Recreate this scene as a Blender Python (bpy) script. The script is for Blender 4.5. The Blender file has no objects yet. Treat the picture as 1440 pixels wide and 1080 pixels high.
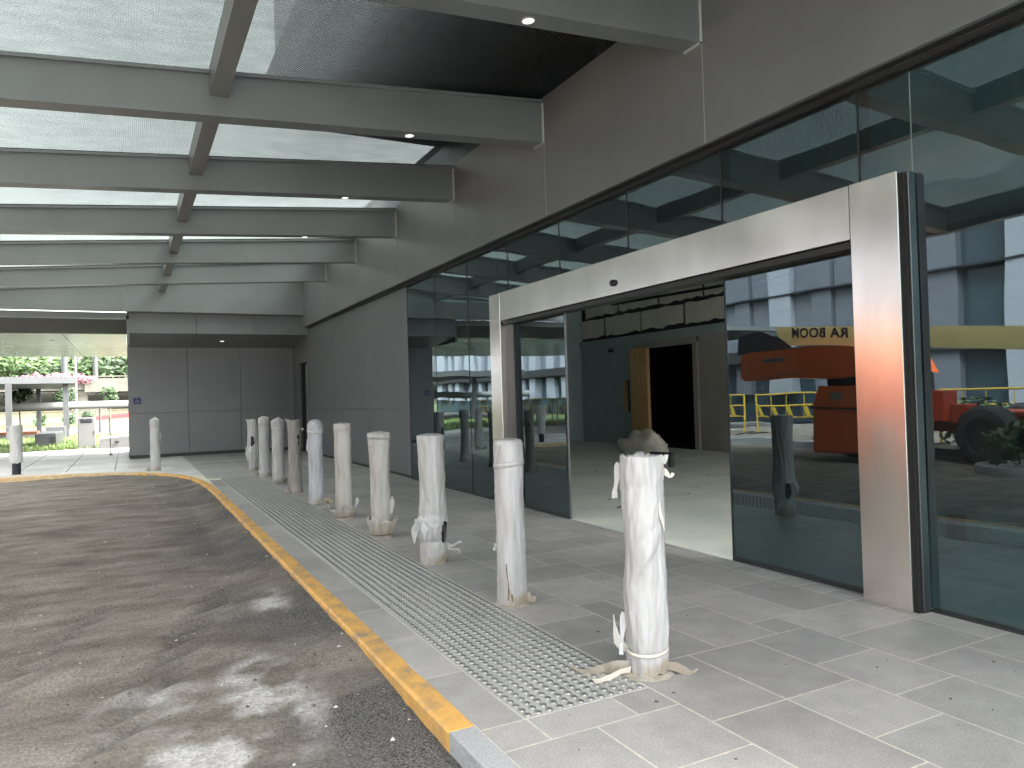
import bpy, bmesh, math, random
from mathutils import Vector, Matrix, noise
R = math.radians
rnd = random.Random(7)
scene = bpy.context.scene
COL = scene.collection

# ------------------------------------------------------------------ helpers
class MB:
    """collects geometry in world coordinates"""
    def __init__(s): s.v=[]; s.f=[]; s.m=[]; s.sm=[]
    def add(s, vs, fs, mi=0, smooth=False):
        o=len(s.v); s.v += [tuple(v) for v in vs]
        for f in fs: s.f.append(tuple(i+o for i in f)); s.m.append(mi); s.sm.append(smooth)
    def box(s, x0,x1,y0,y1,z0,z1, mi=0, bev=0, T=None):
        if bev:
            bm=bmesh.new(); bmesh.ops.create_cube(bm,size=1)
            for v in bm.verts: v.co=Vector(((x0+x1)/2+v.co.x*(x1-x0),(y0+y1)/2+v.co.y*(y1-y0),(z0+z1)/2+v.co.z*(z1-z0)))
            bmesh.ops.bevel(bm,geom=bm.edges[:],offset=bev,segments=2,affect='EDGES',profile=.5)
            bm.verts.index_update(); vs=[v.co.copy() for v in bm.verts]; fs=[[v.index for v in f.verts] for f in bm.faces]; bm.free()
        else:
            vs=[Vector(p) for p in ((x0,y0,z0),(x1,y0,z0),(x1,y1,z0),(x0,y1,z0),(x0,y0,z1),(x1,y0,z1),(x1,y1,z1),(x0,y1,z1))]
            fs=[(3,2,1,0),(4,5,6,7),(0,1,5,4),(1,2,6,5),(2,3,7,6),(3,0,4,7)]
        if T: vs=[T(v) for v in vs]
        s.add(vs,fs,mi)
    def prism(s, pts, y0,y1, mi=0, T=None):
        """polygon in (x,z) extruded along y"""
        n=len(pts); vs=[Vector((p[0],y0,p[1])) for p in pts]+[Vector((p[0],y1,p[1])) for p in pts]
        fs=[tuple(range(n)),tuple(range(2*n-1,n-1,-1))]+[(i,i+n,(i+1)%n+n,(i+1)%n) for i in range(n)]
        fs=[f[::-1] for f in fs] if (y1<y0) else fs
        if T: vs=[T(v) for v in vs]
        s.add(vs,fs,mi)
    def cyl(s, a,b,r0,r1=None,n=12,mi=0,cap=True,smooth=True):
        r1=r0 if r1 is None else r1; a=Vector(a); b=Vector(b); d=(b-a).normalized()
        u=d.orthogonal().normalized(); w=d.cross(u); vs=[]
        for c,r in ((a,r0),(b,r1)):
            for i in range(n):
                t=2*math.pi*i/n; vs.append(c+u*(r*math.cos(t))+w*(r*math.sin(t)))
        s.add(vs,[(i,(i+1)%n,(i+1)%n+n,i+n) for i in range(n)],mi,smooth)
        if cap: s.add(vs[:n],[tuple(range(n))[::-1]],mi); s.add(vs[n:],[tuple(range(n))],mi)
    def tube(s, pts, r, n=6, mi=0):
        for i in range(len(pts)-1): s.cyl(pts[i],pts[i+1],r,r,n,mi)
    def lathe(s, c, prof, n=24, mi=0):
        vs=[]; c=Vector(c)
        for z,r in prof:
            for i in range(n):
                t=2*math.pi*i/n; vs.append(c+Vector((r*math.cos(t),r*math.sin(t),z)))
        k=len(prof); s.add(vs,[(j*n+i,j*n+(i+1)%n,(j+1)*n+(i+1)%n,(j+1)*n+i) for j in range(k-1) for i in range(n)],mi,True)
        s.add(vs[-n:],[tuple(range(n))],mi)
    def ribbon(s, pts, wdir, th=.004, mi=0):
        """strip of cloth with thickness; wdir = half-width vectors"""
        n=len(pts); vs=[]
        for i in range(n):
            p=Vector(pts[i]); w=Vector(wdir[i])
            t=Vector(pts[min(i+1,n-1)])-Vector(pts[max(i-1,0)]); nn=t.cross(w).normalized()*th/2
            vs+= [p-w-nn,p+w-nn,p+w+nn,p-w+nn]
        fs=[(0,1,2,3)]
        for i in range(n-1):
            for k in range(4): fs.append((4*i+k,4*i+4+k,4*i+4+(k+1)%4,4*i+(k+1)%4))
        b=4*(n-1); fs.append((b+3,b+2,b+1,b)); s.add(vs,fs,mi,False)
    def build(s, name, mats, parent=None, origin=None, kind=None):
        root=parent
        while root is not None and root.parent is not None: root=root.parent
        if root is not None: org=Vector(root.location)
        elif origin is not None: org=Vector(origin)
        else:
            xs=[v[0] for v in s.v]; ys=[v[1] for v in s.v]; zs=[v[2] for v in s.v]
            org=Vector(((min(xs)+max(xs))/2,(min(ys)+max(ys))/2,min(zs)))
        me=bpy.data.meshes.new(name); me.from_pydata([tuple(Vector(v)-org) for v in s.v],[],s.f)
        if not isinstance(mats,(list,tuple)): mats=[mats]
        for m in mats: me.materials.append(m)
        for p,mi,sm in zip(me.polygons,s.m,s.sm): p.material_index=mi; p.use_smooth=sm
        bm=bmesh.new(); bm.from_mesh(me); bmesh.ops.recalc_face_normals(bm,faces=bm.faces); bm.to_mesh(bm and me); bm.free()
        o=bpy.data.objects.new(name,me); COL.objects.link(o)
        if parent is not None: o.parent=parent
        else: o.location=org
        if kind: o['kind']=kind
        return o

def thing(name,label,cat,loc=(0,0,0),group=None):
    o=bpy.data.objects.new(name,None); COL.objects.link(o); o.location=loc; o.empty_display_size=.2
    tag(o,label,cat,group); return o
def tag(o,label,cat,group=None):
    o['label']=label; o['category']=cat
    if group: o['group']=group
    return o

# ------------------------------------------------------------------ materials
def mat(name, col, rough=.6, metal=0., var=.0, scale=4., bump=0., bscale=40., spec=.5, col2=None, detail=6., stretch=None, coord='Object'):
    m=bpy.data.materials.new(name); m.use_nodes=True; nt=m.node_tree; N=nt.nodes; L=nt.links
    b=N['Principled BSDF']; b.inputs['Roughness'].default_value=rough; b.inputs['Metallic'].default_value=metal
    b.inputs['Specular IOR Level'].default_value=spec
    tc=N.new('ShaderNodeTexCoord'); mp=N.new('ShaderNodeMapping'); L.new(tc.outputs[coord],mp.inputs[0])
    if stretch: mp.inputs['Scale'].default_value=stretch
    if var or col2:
        n=N.new('ShaderNodeTexNoise'); n.inputs['Scale'].default_value=scale; n.inputs['Detail'].default_value=detail; n.inputs['Roughness'].default_value=.62
        L.new(mp.outputs[0],n.inputs['Vector'])
        r=N.new('ShaderNodeValToRGB'); r.color_ramp.elements[0].position=.32; r.color_ramp.elements[1].position=.68
        c2=col2 or tuple(c*(1+var) for c in col); c1=col if col2 else tuple(c*(1-var) for c in col)
        r.color_ramp.elements[0].color=(*c1,1); r.color_ramp.elements[1].color=(*c2,1)
        L.new(n.outputs['Fac'],r.inputs[0]); L.new(r.outputs[0],b.inputs['Base Color'])
    else: b.inputs['Base Color'].default_value=(*col,1)
    if bump:
        n2=N.new('ShaderNodeTexNoise'); n2.inputs['Scale'].default_value=bscale; n2.inputs['Detail'].default_value=5
        L.new(mp.outputs[0],n2.inputs['Vector']); bp=N.new('ShaderNodeBump'); bp.inputs['Strength'].default_value=bump; bp.inputs['Distance'].default_value=.02
        L.new(n2.outputs['Fac'],bp.inputs['Height']); L.new(bp.outputs[0],b.inputs['Normal'])
    return m
def glass(name, tint, r0, rough=.0, wave=.02, tmul=1.):
    m=bpy.data.materials.new(name); m.use_nodes=True; nt=m.node_tree; N=nt.nodes; L=nt.links
    N.remove(N['Principled BSDF']); out=N['Material Output']
    tr=N.new('ShaderNodeBsdfTransparent'); tr.inputs[0].default_value=(*tint,1)
    gl=N.new('ShaderNodeBsdfGlossy'); gl.inputs['Roughness'].default_value=rough; gl.inputs['Color'].default_value=(.78,.93,.97,1)
    lw=N.new('ShaderNodeLayerWeight'); lw.inputs['Blend'].default_value=.5
    pw=N.new('ShaderNodeMath'); pw.operation='POWER'; pw.inputs[1].default_value=4.; L.new(lw.outputs['Facing'],pw.inputs[0])
    ma=N.new('ShaderNodeMath'); ma.operation='MULTIPLY_ADD'; ma.inputs[1].default_value=1-r0; ma.inputs[2].default_value=r0; L.new(pw.outputs[0],ma.inputs[0])
    mx=N.new('ShaderNodeMixShader'); L.new(ma.outputs[0],mx.inputs[0]); L.new(tr.outputs[0],mx.inputs[1]); L.new(gl.outputs[0],mx.inputs[2]); L.new(mx.outputs[0],out.inputs[0])
    du=N.new('ShaderNodeBsdfDiffuse'); du.inputs[0].default_value=(.42,.44,.43,1)
    tc0=N.new('ShaderNodeTexCoord'); m0=N.new('ShaderNodeMapping'); m0.inputs['Scale'].default_value=(1,1,.35); n0=N.new('ShaderNodeTexNoise'); n0.inputs['Scale'].default_value=3.2; n0.inputs['Detail'].default_value=8; n0.inputs['Roughness'].default_value=.7
    L.new(tc0.outputs['Object'],m0.inputs[0]); L.new(m0.outputs[0],n0.inputs['Vector']); q0=N.new('ShaderNodeMapRange'); q0.inputs[1].default_value=.42; q0.inputs[2].default_value=.8; q0.inputs[3].default_value=.008; q0.inputs[4].default_value=.038; L.new(n0.outputs['Fac'],q0.inputs[0])
    m2=N.new('ShaderNodeMixShader'); L.new(q0.outputs[0],m2.inputs[0]); L.new(mx.outputs[0],m2.inputs[1]); L.new(du.outputs[0],m2.inputs[2]); L.new(m2.outputs[0],out.inputs[0])
    if wave:
        tc=N.new('ShaderNodeTexCoord'); n=N.new('ShaderNodeTexNoise'); n.inputs['Scale'].default_value=1.3; n.inputs['Detail'].default_value=1
        L.new(tc.outputs['Object'],n.inputs['Vector']); bp=N.new('ShaderNodeBump'); bp.inputs['Strength'].default_value=wave; bp.inputs['Distance'].default_value=.1
        L.new(n.outputs['Fac'],bp.inputs['Height']); L.new(bp.outputs[0],gl.inputs['Normal'])
    return m
def frit_glass():
    m=bpy.data.materials.new('fritted_roof_glass'); m.use_nodes=True; nt=m.node_tree; N=nt.nodes; L=nt.links
    N.remove(N['Principled BSDF']); out=N['Material Output']
    tr=N.new('ShaderNodeBsdfTransparent'); tr.inputs[0].default_value=(.35,.375,.365,1)
    tl=N.new('ShaderNodeBsdfTranslucent'); tl.inputs[0].default_value=(.36,.385,.375,1)
    df=N.new('ShaderNodeBsdfDiffuse'); df.inputs[0].default_value=(.05,.05,.05,1)
    gl=N.new('ShaderNodeBsdfGlossy'); gl.inputs['Roughness'].default_value=.06
    a=N.new('ShaderNodeMixShader'); a.inputs[0].default_value=.35; L.new(tl.outputs[0],a.inputs[1]); L.new(df.outputs[0],a.inputs[2])
    tc=N.new('ShaderNodeTexCoord'); vo=N.new('ShaderNodeTexVoronoi'); vo.inputs['Scale'].default_value=42; vo.inputs['Randomness'].default_value=0.
    mp=N.new('ShaderNodeMapping'); mp.inputs['Rotation'].default_value=(0,0,R(45)); mp.inputs['Scale'].default_value=(1,1,.01); L.new(tc.outputs['Object'],mp.inputs[0]); L.new(mp.outputs[0],vo.inputs['Vector'])
    mr=N.new('ShaderNodeMapRange'); mr.inputs[1].default_value=.30; mr.inputs[2].default_value=.42; mr.inputs[3].default_value=.82; mr.inputs[4].default_value=.25
    L.new(vo.outputs['Distance'],mr.inputs[0])
    dn=N.new('ShaderNodeTexNoise'); dn.inputs['Scale'].default_value=7; dn.inputs['Detail'].default_value=8; dn.inputs['Roughness'].default_value=.7
    dm=N.new('ShaderNodeMapping'); dm.inputs['Scale'].default_value=(.5,1.6,1); L.new(tc.outputs['Object'],dm.inputs[0]); L.new(dm.outputs[0],dn.inputs['Vector'])
    dr=N.new('ShaderNodeValToRGB'); dr.color_ramp.elements[0].position=.34; dr.color_ramp.elements[0].color=(.33,.352,.343,1); dr.color_ramp.elements[1].position=.6; dr.color_ramp.elements[1].color=(.42,.445,.435,1); L.new(dn.outputs['Fac'],dr.inputs[0]); L.new(dr.outputs[0],tr.inputs[0])
    b=N.new('ShaderNodeMixShader'); L.new(mr.outputs[0],b.inputs[0]); L.new(tr.outputs[0],b.inputs[1]); L.new(a.outputs[0],b.inputs[2])
    c=N.new('ShaderNodeMixShader'); c.inputs[0].default_value=.05; L.new(b.outputs[0],c.inputs[1]); L.new(gl.outputs[0],c.inputs[2]); L.new(c.outputs[0],out.inputs[0])
    return m

M={}
M['clad']=mat('grey_cladding',(.176,.184,.184),.42,.25,.08,1.2,.05,1.6)
M['wallclad']=mat('dark_grey_cladding',(.158,.164,.166),.40,.3,.08,1.,.05,1.4)
M['beam']=mat('beam_paint',(.185,.201,.203),.38,.2,.08,1.4,.03,2.5)
M['dark']=mat('dark_metal',(.03,.031,.032),.45,.3)
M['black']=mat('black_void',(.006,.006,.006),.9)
M['seal']=mat('light_sealant',(.42,.43,.42),.7)
M['steel']=mat('stainless_steel',(.74,.70,.65),.21,1.,.14,2.5,.01,9.,stretch=(1,1,.25))
M['glass']=glass('facade_glass',(.14,.215,.23),.115)
M['clearglass']=glass('clear_glass',(.97,.98,.98),.03)
M['doorglass']=glass('door_glass',(.14,.21,.225),.115)
M['frit']=frit_glass()
M['mull2']=mat('dark_brushed_steel',(.16,.165,.165),.3,.9,.1,3.)
M['mull']=mat('mullion_metal',(.035,.038,.04),.4,.4)
M['grout']=mat('grout',(.58,.54,.46),.9,0,.15,20,.2,80)
M['slab']=mat('pavement_slab',(.27,.27,.265),.8,0,.15,8,.2,80)
M['granite']=mat('granite_kerb',(.33,.335,.34),.75,0,.22,60,.2,90,stretch=(3,1,1))
M['yellow']=mat('yellow_kerb_paint',(.60,.33,.085),.7,0,0,7.,.3,40,col2=(.42,.26,.115))
_m=M['yellow']; _r=[n for n in _m.node_tree.nodes if n.type=='VALTORGB'][0].color_ramp
_r.elements[0].position=.34; _r.elements[0].color=(.25,.215,.165,1); _r.elements[1].position=.56; _r.elements[1].color=(.62,.345,.09,1); _e=_r.elements.new(.42); _e.color=(.46,.275,.10,1)
[n for n in _m.node_tree.nodes if n.type=='TEX_NOISE'][0].inputs['Detail'].default_value=9
M['tan']=mat('worn_tan_kerb_paint',(.50,.36,.20),.8,0,.2,9.,.2,40)
M['white']=mat('white_paint',(.20,.20,.197),.45)
M['soffitwhite']=mat('walkway_soffit_panel',(.29,.29,.28),.25,.1,.05,.5)
M['softwhite']=mat('white_soffit_panel',(.155,.155,.15),.25,.1,.03,.5)
M['concrete']=mat('concrete',(.085,.079,.062),.85,0,.25,.6,.2,4)
M['cream']=mat('cream_wall',(.115,.10,.068),.85,0,.15,.5)
M['viaductshade']=mat('viaduct_shade',(.045,.045,.032),.9,0,.2,.4)  # dark colour stands for the shade beneath the viaduct
M['galv']=mat('galvanised_grey',(.068,.071,.073),.5,.4,.06,2.)
M['wood']=mat('plywood',(.62,.38,.17),.6,0,.3,3.,.05,30,stretch=(8,8,.7))
M['brown']=mat('brown_bench_timber',(.22,.085,.035),.6,0,.25,4.)
M['teal']=mat('teal_board',(.31,.40,.405),.4,0,.08,1.5)
M['block']=mat('block_panel',(.70,.68,.60),.9,0,.12,3.,.1,30)
M['lobbygrey']=mat('grey_brown_board',(.36,.335,.30),.6,0,.1,1.)
M['lobbyfloor']=mat('dusty_lobby_floor',(.72,.71,.62),.5,0,0,1.2,.05,20,col2=(.50,.56,.53))
M['lobbyceil']=mat('lobby_ceiling',(.70,.70,.69),.8)
M['plastic']=mat('plastic_sheet',(.72,.66,.58),.4,0,.15,4.,.3,12)
M['orange']=mat('orange_paint',(.85,.15,.03),.35,0,.06,2.)
M['dkorange']=mat('dark_orange_paint',(.45,.05,.015),.4,0,.15,2.)
M['boomyel']=mat('cream_yellow_paint',(.46,.38,.17),.4,0,.06,2.)
M['tyre']=mat('tyre_rubber',(.025,.025,.027),.8,0,.2,5.,.4,30)
M['safety']=mat('safety_yellow',(.42,.29,.03),.45)
M['ink']=mat('black_ink',(.012,.013,.02),.5)
M['blue']=mat('sign_blue',(.004,.014,.10),.35)
M['red']=mat('red_plastic',(.62,.06,.06),.45)
M['pilaster']=mat('pale_metal_panel',(.27,.29,.325),.4,.1,.04,.6)
M['pil2']=mat('grey_metal_panel',(.12,.13,.155),.4,.1,.06,.6)
M['oppglass']=mat('opposite_window_glass',(.03,.045,.06),.08,0,.2,.4)
M['bark']=mat('bark',(.13,.10,.07),.9,0,.3,8)
M['leaf']=mat('leaf_green',(.022,.050,.014),.5,0,0,1.1,col2=(.065,.11,.028),detail=2)
M['leafdark']=mat('leaf_dark_green',(.014,.033,.011),.5,0,0,.9,col2=(.04,.072,.022),detail=2)
M['leafpink']=mat('pink_blossom',(.30,.085,.13),.6,0,0,.8,col2=(.33,.17,.185),detail=2)
M['lawn']=mat('lawn_soil',(.065,.10,.028),.9,0,.3,3.)
M['blade']=mat('grass_blade',(.085,.145,.028),.6,0,0,2.,col2=(.15,.205,.055))
M['farroad']=mat('pale_road',(.055,.053,.048),.9,0,.1,.5)
M['paleconc']=mat('pale_tower_panel',(.78,.79,.80),.5,0,.06,.15)
M['led']=mat('led_diffuser',(.8,.8,.78),.5)
_b=M['led'].node_tree.nodes['Principled BSDF']; _b.inputs['Emission Color'].default_value=(1,.98,.93,1); _b.inputs['Emission Strength'].default_value=.10
M['tear']=mat('brown_tear',(.16,.115,.07),.8,0,.3,20)
M['mortar']=mat('mortar_smear',(.34,.31,.265),.9,0,.3,14,.3,60)
M['post']=mat('bollard_post',(.016,.017,.024),.45,.3)
M['tape']=mat('worn_tape',(.62,.58,.50),.5)
M['stud']=mat('tactile_stud',(.25,.25,.24),.32,.6,.12,40)

def tile_material():
    m=mat('stone_paver',(.315,.305,.291),.55,0,0,7.,.10,120,col2=(.385,.372,.355)); nt=m.node_tree; N=nt.nodes; L=nt.links; b=N['Principled BSDF']
    at=N.new('ShaderNodeAttribute'); at.attribute_name='tone'
    src=b.inputs['Base Color'].links[0].from_socket
    n=N.new('ShaderNodeTexNoise'); n.inputs['Scale'].default_value=130; n.inputs['Detail'].default_value=6; tc=N.new('ShaderNodeTexCoord'); L.new(tc.outputs['Object'],n.inputs['Vector'])
    r=N.new('ShaderNodeMapRange'); r.inputs[1].default_value=.3; r.inputs[2].default_value=.72; r.inputs[3].default_value=.76; r.inputs[4].default_value=1.22; L.new(n.outputs['Fac'],r.inputs[0])
    n2=N.new('ShaderNodeTexNoise'); n2.inputs['Scale'].default_value=1.1; n2.inputs['Detail'].default_value=5; L.new(tc.outputs['Object'],n2.inputs['Vector'])
    r2=N.new('ShaderNodeMapRange'); r2.inputs[1].default_value=.35; r2.inputs[2].default_value=.7; r2.inputs[3].default_value=.87; r2.inputs[4].default_value=1.10; L.new(n2.outputs['Fac'],r2.inputs[0])
    def mul(a,bb):
        x=N.new('ShaderNodeVectorMath'); x.operation='MULTIPLY'; L.new(a,x.inputs[0]); L.new(bb,x.inputs[1]); return x.outputs[0]
    L.new(mul(mul(mul(src,at.outputs['Color']),r.outputs[0]),r2.outputs[0]),b.inputs['Base Color'])
    b.inputs['Roughness'].default_value=.5
    return m
M['tile']=tile_material()

def mud_material():
    m=bpy.data.materials.new('muddy_asphalt'); m.use_nodes=True; nt=m.node_tree; N=nt.nodes; L=nt.links; b=N['Principled BSDF']; b.inputs['Roughness'].default_value=.95; b.inputs['Specular IOR Level'].default_value=.12
    tc=N.new('ShaderNodeTexCoord')
    def noi(s,d,st=(1,1,1),rot=0):
        mp=N.new('ShaderNodeMapping'); mp.inputs['Scale'].default_value=st; mp.inputs['Rotation'].default_value=(0,0,rot); L.new(tc.outputs['Object'],mp.inputs[0])
        n=N.new('ShaderNodeTexNoise'); n.inputs['Scale'].default_value=s; n.inputs['Detail'].default_value=d; n.inputs['Roughness'].default_value=.65; L.new(mp.outputs[0],n.inputs['Vector']); return n.outputs['Fac']
    def ramp(f,p0,c0,p1,c1):
        r=N.new('ShaderNodeValToRGB'); e=r.color_ramp.elements; e[0].position=p0; e[1].position=p1; e[0].color=(*c0,1); e[1].color=(*c1,1); L.new(f,r.inputs[0]); return r.outputs[0]
    def mix(f,a,c,mode='MIX'):
        x=N.new('ShaderNodeMix'); x.data_type='RGBA'; x.blend_type=mode
        if isinstance(f,float): x.inputs[0].default_value=f
        else: L.new(f,x.inputs[0])
        L.new(a,x.inputs[6]); L.new(c,x.inputs[7]); return x.outputs[2]
    dirt=ramp(noi(1.5,9,(.8,1.5,1),R(-50)),.3,(.150,.133,.113),.7,(.285,.258,.224))
    fine=ramp(noi(70,4),.3,(.62,.62,.62),.7,(1.3,1.3,1.3))
    base=mix(1.,dirt,fine,'MULTIPLY')
    st=ramp(noi(2.6,9,(.8,1.7,1),R(-52)),.38,(.72,.70,.68),.60,(1.08,1.08,1.08)); base=mix(1.,base,st,'MULTIPLY')
    asp=ramp(noi(110,3),.35,(.025,.025,.025),.72,(.22,.215,.205))
    at=N.new('ShaderNodeAttribute'); at.attribute_name='cover'   # R: bare asphalt, darkened tyre grooves   G: cement dust
    sp=N.new('ShaderNodeSeparateColor'); L.new(at.outputs['Color'],sp.inputs[0])
    a1=mix(sp.outputs[0],base,asp)
    pale=ramp(noi(45,6),.35,(.30,.295,.285),.65,(.62,.61,.59))
    L.new(mix(sp.outputs[1],a1,pale),b.inputs['Base Color'])
    bp=N.new('ShaderNodeBump'); bp.inputs['Strength'].default_value=.9; bp.inputs['Distance'].default_value=.02
    L.new(noi(38,8),bp.inputs['Height']); L.new(bp.outputs[0],b.inputs['Normal'])
    return m
M['mud']=mud_material()

def wrap_material(name,base,dirt,dpos):
    """white foam sheet with grime climbing from the foot"""
    m=bpy.data.materials.new(name); m.use_nodes=True; nt=m.node_tree; N=nt.nodes; L=nt.links; b=N['Principled BSDF']; b.inputs['Roughness'].default_value=.36
    tc=N.new('ShaderNodeTexCoord'); sx=N.new('ShaderNodeSeparateXYZ'); L.new(tc.outputs['Object'],sx.inputs[0])
    n=N.new('ShaderNodeTexNoise'); n.inputs['Scale'].default_value=7; n.inputs['Detail'].default_value=6; L.new(tc.outputs['Object'],n.inputs['Vector'])
    m1=N.new('ShaderNodeMath'); m1.operation='MULTIPLY_ADD'; m1.inputs[1].default_value=-.55; L.new(n.outputs['Fac'],m1.inputs[0]); L.new(sx.outputs[2],m1.inputs[2])
    r=N.new('ShaderNodeValToRGB'); e=r.color_ramp.elements; e[0].position=0.; e[0].color=(*dirt,1); e[1].position=dpos; e[1].color=(*base,1)
    ad=N.new('ShaderNodeMath'); ad.operation='ADD'; ad.inputs[1].default_value=.29; L.new(m1.outputs[0],ad.inputs[0]); L.new(ad.outputs[0],r.inputs[0])
    n2=N.new('ShaderNodeTexNoise'); n2.inputs['Scale'].default_value=5; n2.inputs['Detail'].default_value=7
    mp=N.new('ShaderNodeMapping'); mp.inputs['Scale'].default_value=(3,3,.5); L.new(tc.outputs['Object'],mp.inputs[0]); L.new(mp.outputs[0],n2.inputs['Vector'])
    r2=N.new('ShaderNodeValToRGB'); r2.color_ramp.elements[0].position=.33; r2.color_ramp.elements[0].color=(.74,.72,.69,1); r2.color_ramp.elements[1].position=.55; r2.color_ramp.elements[1].color=(1,1,1,1); L.new(n2.outputs['Fac'],r2.inputs[0])
    x=N.new('ShaderNodeMix'); x.data_type='RGBA'; x.blend_type='MULTIPLY'; x.inputs[0].default_value=1; L.new(r.outputs[0],x.inputs[6]); L.new(r2.outputs[0],x.inputs[7]); L.new(x.outputs[2],b.inputs['Base Color'])
    n3=N.new('ShaderNodeTexNoise'); n3.inputs['Scale'].default_value=22; n3.inputs['Detail'].default_value=4; mp3=N.new('ShaderNodeMapping'); mp3.inputs['Scale'].default_value=(1.6,1.6,.35); L.new(tc.outputs['Object'],mp3.inputs[0]); L.new(mp3.outputs[0],n3.inputs['Vector'])
    bp=N.new('ShaderNodeBump'); bp.inputs['Strength'].default_value=.5; bp.inputs['Distance'].default_value=.012; L.new(n3.outputs['Fac'],bp.inputs['Height']); L.new(bp.outputs[0],b.inputs['Normal'])
    return m
M['wrap']=wrap_material('white_foam_wrap',(.45,.45,.45),(.33,.29,.225),.12)
M['wrapblue']=wrap_material('bluish_foam_wrap',(.44,.46,.50),(.36,.33,.28),.12)
M['wrapdingy']=wrap_material('dingy_foam_wrap',(.44,.43,.405),(.33,.29,.235),.25)
M['wrapgrey']=wrap_material('grey_dirty_wrap',(.27,.262,.245),(.33,.31,.27),.4)

# ------------------------------------------------------------------ camera
cd=bpy.data.cameras.new('camera'); cam=bpy.data.objects.new('camera',cd); COL.objects.link(cam)
r_=Vector((0.88767882,-0.45951134,-0.02959105)); u_=Vector((0.01917544,-0.02731801,0.99944286)); f_=Vector((0.4600637,0.88775168,0.01543829))
mw=Matrix.Identity(4)
for i in range(3): mw[i][0]=r_[i]; mw[i][1]=u_[i]; mw[i][2]=-f_[i]
mw.translation=Vector((0,0,1.27206)); cam.matrix_world=mw
cd.sensor_width=36; cd.lens=26.006; cd.clip_start=.05; cd.clip_end=2000; scene.camera=cam

# ------------------------------------------------------------------ world, sun
sd=Vector((.50,-.42,.76)).normalized(); el=math.asin(sd.z); az=math.atan2(sd.x,sd.y)
w=bpy.data.worlds.new('World'); scene.world=w; w.use_nodes=True; nt=w.node_tree; bg=nt.nodes['Background']
sk=nt.nodes.new('ShaderNodeTexSky'); sk.sky_type='NISHITA'; sk.sun_disc=False; sk.sun_elevation=el; sk.sun_rotation=az; sk.air_density=1.; sk.dust_density=6.; sk.ozone_density=.6
hs=nt.nodes.new('ShaderNodeHueSaturation'); hs.inputs['Saturation'].default_value=.10
nt.links.new(sk.outputs[0],hs.inputs['Color']); nt.links.new(hs.outputs[0],bg.inputs[0]); bg.inputs[1].default_value=.15
sl=bpy.data.lights.new('sun','SUN'); sl.energy=.8; sl.angle=R(25); sl.color=(1,.96,.9); so=bpy.data.objects.new('sun',sl); COL.objects.link(so)
so.rotation_euler=(-sd).to_track_quat('-Z','Y').to_euler(); so.location=(-20,-5,30)
scene.view_settings.view_transform='Standard'; scene.view_settings.look='None'; scene.view_settings.exposure=3.6; scene.view_settings.gamma=1
scene.cycles.max_bounces=10; scene.cycles.diffuse_bounces=5; scene.cycles.glossy_bounces=5; scene.cycles.transparent_max_bounces=16
scene.cycles.use_denoising=True; scene.cycles.caustics_reflective=False; scene.cycles.caustics_refractive=False; scene.cycles.sample_clamp_indirect=6

# ------------------------------------------------------------------ setting: ground, driveway, kerb, pavement
KP=[(1.16,-6),(1.16,2.64),(1.16,11.2),(1.145,12.4),(1.09,13.4),(.98,14.2),(.80,14.9),(.52,15.5),(.15,16.0),(-.30,16.4),(-.85,16.70),(-1.5,16.88),(-2.4,16.98),(-5.7,17.05)]
def kerb_x(y):   # right edge of the driveway at a given y (outer kerb line)
    for (xa,ya),(xb,yb) in zip(KP,KP[1:]):
        if ya<=y<=yb: return xa+(xb-xa)*(y-ya)/(yb-ya+1e-9)
    return -99
mb=MB(); mb.add([(-400,-250,-.26),(400,-250,-.26),(400,500,-.26),(-400,500,-.26)],[(0,1,2,3)]); mb.build('ground',M['slab'],kind='structure',origin=(0,0,-.26))

def offs(pts,d):
    out=[]
    for i,p in enumerate(pts):
        a=Vector(pts[max(i-1,0)]); b=Vector(pts[min(i+1,len(pts)-1)]); t=(b-a).normalized(); out.append((p[0]-t.y*d,p[1]+t.x*d))
    return out
KI=offs(KP,.105)      # kerb edge towards the driveway
def kerb_piece(name,i0,i1,m,ztop=0.,eps=0.):
    mb=MB(); n=i1-i0+1
    for j in range(i0,i1):
        a,b,c,d=KP[j],KP[j+1],KI[j+1],KI[j]
        vs=[(*a,ztop),(*b,ztop),(*c,ztop),(*d,ztop),(*a,-.25),(*b,-.25),(*c,-.25),(*d,-.25)]
        fs=[(0,1,2,3),(3,2,6,7),(1,0,4,5)]
        if j==i0: fs.append((0,3,7,4))
        if j==i1-1: fs.append((1,5,6,2))
        mb.add(vs,fs)
    return mb.build(name,m,kind='structure')
kerb_piece('kerb',0,1,M['granite'])
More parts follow.
